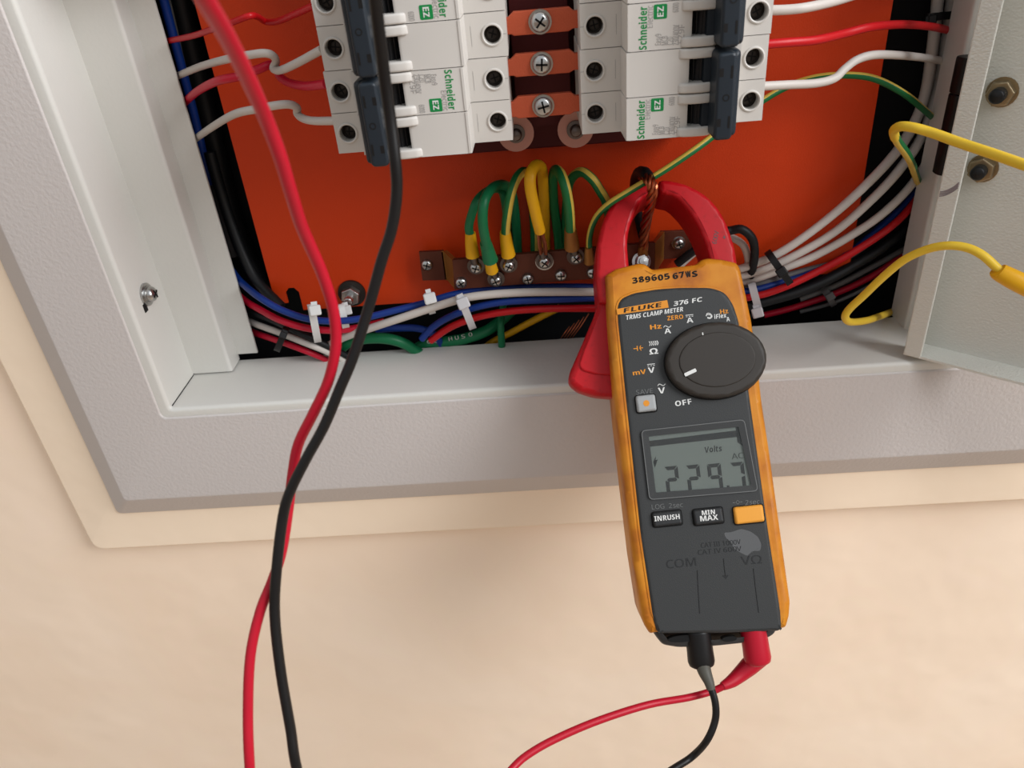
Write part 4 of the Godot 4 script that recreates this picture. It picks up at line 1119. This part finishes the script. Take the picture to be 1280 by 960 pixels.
	for q in bt:
		var b := MB.new()
		b.prism(rounded(rect(-q[2] * .0005, -q[3] * .0005, q[2] * .0005, q[3] * .0005), 0.0013, 3), lay(q[0], q[1]), 0.001, 0.0036, 0.0012)
		var bp := part("button", b, q[4], t, true)
		var s := MB.new()
		s.prism(rounded(rect(-q[2] * .0005 - .0006, -q[3] * .0005 - .0008, q[2] * .0005 + .0006, q[3] * .0005 + .0005), 0.0016, 3), lay(q[0], q[1]), 0.001, 0.0015)
		part("button_gap", s, M.hole, bp, true)
		var l := MB.new()
		if q[5] == "INRUSH":
			type(l, "INRUSH", lay(q[0] - 0.2, q[1] + 0.6, 3.62), .0025, .0128)
		elif q[5] == "MIN MAX":
			type(l, "MIN", lay(q[0], q[1] + 2.1, 3.62), .0022, .0066)
			type(l, "MAX", lay(q[0], q[1] - 0.7, 3.62), .0026, .0090)
		else:
			if q[4] == M.grey_button:
				l.prism(circle(0.0016, 16), lay(q[0], q[1]), 0.0035, 0.00368)
				part("orange_mark", l, M.orange_ink, bp, true)
			continue
		part("lettering", l, M.white_ink, bp, true)
	# jack recesses in the bottom edge
	var jr := MB.new()
	jr.prism(circle(0.0080, 24, Vector2(-.0175, -.1163), .0017), id, -0.006, -0.0018)
	jr.prism(circle(0.0038, 20, Vector2(.0055, -.1186), .0013), id, -0.006, -0.0018)
	part("jack_recess", jr, M.hole, t, true)

func build_leads() -> void:
	# black lead: elbow plug in the left jack, cable out of the picture's bottom, back up in front of the cabinet
	var b := thing("test_lead", "black test lead, plugged left at the meter's bottom and rising past the left breakers", "test lead", meter_xf * Vector3(-.009, -.12, -.004), "test leads of the clamp meter")
	var r := thing("test_lead", "red test lead, plugged right at the meter's bottom and rising before the orange plate", "test lead", meter_xf * Vector3(.0187, -.12, -.004), "test leads of the clamp meter")
	var down := Basis(Vector3(1, 0, 0), Vector3(0, 0, -1), Vector3(0, 1, 0)).rotated(Vector3.RIGHT, PI)
	for q in [[b, -9.2, M.lead_black], [r, 18.8, M.lead_red]]:
		var p := MB.new()
		var red: bool = q[1] > 0
		var x: float = q[1]
		var tilt := 0.02 if not red else 0.05
		var ax := (meter_xf.basis * Vector3(tilt, -1, -0.10)).normalized()
		var px := frame_at(meter_xf * (Vector3(x - 0.2, -113.0, -5.5) * .001), ax, meter_xf.basis.z)
		var L := 0.0195 if not red else 0.0205
		p.lathe([Vector2(0.00001, 0), Vector2(0.0060, 0.0), Vector2(0.0066, 0.001), Vector2(0.0067, L * 0.6), Vector2(0.0069, L - 0.003), Vector2(0.0064, L - 0.0010), Vector2(0.0050, L), Vector2(0.00001, L + 0.0004)], px, 26)
		part("plug", p, q[2], q[0])
	var sb := MB.new()
	sb.tube(tpath([877, 826, .394, 881, 840, .390, 886, 852, .388, 889, 862, .387]), [.0042, .0034, .0026, .0021], 12, 5)
	part("strain_relief", sb, M.lead_grey, b)
	var sr := MB.new()
	sr.tube(tpath([948, 822, .402, 936, 833, .401, 925, 843, .40, 914, 852, .398, 903, 858, .396]), [.0052, .0048, .0040, .0032, .0021], 12, 5)
	part("strain_relief", sr, M.lead_red, r)
	var cb := MB.new()
	cb.tube(tpath([888, 858, .387, 894, 878, .386, 894, 900, .386, 884, 925, .386, 866, 945, .393, 842, 961, .388, 780, 1000, .37, 690, 1060, .34, 580, 1120, .32, 470, 1130, .30, 400, 1060, .285, 372, 965, .27, 363, 910, .268, 351, 840, .266, 343.5, 770, .264, 345.5, 715, .262, 353, 650, .26, 362, 616, .258, 382, 575, .256, 405, 533, .254, 424, 488, .252, 441, 447, .25, 461, 384, .247, 477, 326, .243, 490, 285, .24, 496, 240, .236, 494, 200, .232, 488, 150, .228, 481, 100, .222, 475, 50, .214, 469, 0, .206, 462, -60, .195, 455, -130, .18]), .00182, 12, 6)
	part("cable", cb, M.lead_black, b)
	var cr := MB.new()
	cr.tube(tpath([906, 857, .396, 890, 864, .3965, 860, 872, .393, 810, 881, .384, 750, 900, .376, 700, 921, .37, 665, 940, .365, 641, 960, .36, 600, 1010, .345, 530, 1070, .32, 440, 1100, .30, 360, 1070, .285, 318, 1010, .275, 312, 955, .268, 310, 890, .267, 313, 820, .266, 325, 765, .266, 340, 727, .266, 352, 690, .266, 360, 640, .265, 366, 590, .264, 373, 555, .262, 391, 518, .258, 409, 480, .254, 418, 445, .25, 420, 415, .247, 415, 380, .242, 402, 340, .234, 388, 308, .226, 376, 280, .218, 362, 235, .206, 350, 195, .197, 333, 150, .187, 311, 100, .172, 286, 50, .156, 257, 0, .140, 226, -50, .128, 190, -105, .118]), .00182, 12, 6)
	part("cable", cr, M.lead_red, r)

func _ready() -> void:
	# camera, sky, lights, exposure
	cam_basis = Basis.from_euler(Vector3(deg_to_rad(-31.82), deg_to_rad(3.37), deg_to_rad(-5.39)))
	var cam := Camera3D.new()
	cam.name = "camera"
	cam.fov = rad_to_deg(2 * atan(480.0 / FOCAL)); cam.near = 0.02; cam.far = 50
	cam.transform = Transform3D(cam_basis, EYE)
	var lens := CameraAttributesPhysical.new()
	lens.frustum_focal_length = 24.0; lens.frustum_focus_distance = 0.39; lens.exposure_aperture = 14.0
	lens.frustum_near = 0.02; lens.frustum_far = 50.0
	cam.attributes = lens
	add_child(cam)
	cam.current = true
	var env := Environment.new()
	env.background_mode = Environment.BG_SKY
	var sky := Sky.new()
	var sm := ProceduralSkyMaterial.new()
	sm.sky_top_color = Color(0.88, 0.90, 0.92); sm.sky_horizon_color = Color(0.76, 0.74, 0.71)
	sm.ground_horizon_color = Color(0.68, 0.60, 0.53); sm.ground_bottom_color = Color(0.60, 0.50, 0.42)
	sm.sun_angle_max = 0.1
	sky.sky_material = sm
	env.sky = sky
	env.background_energy_multiplier = 0.55
	env.tonemap_mode = Environment.TONE_MAPPER_LINEAR
	env.tonemap_exposure = 1.6
	env.sdfgi_enabled = true; env.ssao_enabled = true; env.ssil_enabled = true
	var we := WorldEnvironment.new()
	we.name = "environment"; we.environment = env
	add_child(we)
	var win := AreaLight3D.new()
	win.name = "window_light"
	win.area_size = Vector2(1.0, 1.0)
	win.area_range = 8.0
	win.light_color = Color(0.985, 0.99, 1.0)
	win.light_energy = 2.25
	win.shadow_enabled = true
	add_child(win)
	win.look_at_from_position(Vector3(1.24, 2.15, 0.31), Vector3(0.0, 1.26, -0.39), Vector3.UP)

	make_materials()
	meter_xf = Transform3D(Basis(Vector3(0.999, 0.0383, -0.024), Vector3(-0.0451, 0.8102, -0.5844), Vector3(-0.0029, 0.5849, 0.8111)).orthonormalized(), EYE + Vector3(0.0716, -0.2272, -0.331))
	build_wall()
	build_cabinet()
	build_breakers()
	build_busbars()
	build_earth_bar()
	build_meter()
	build_left_wires()
	build_right_wires()
	build_left_bundle()
	build_earth_cables()
	build_door_wires()
	build_leads()
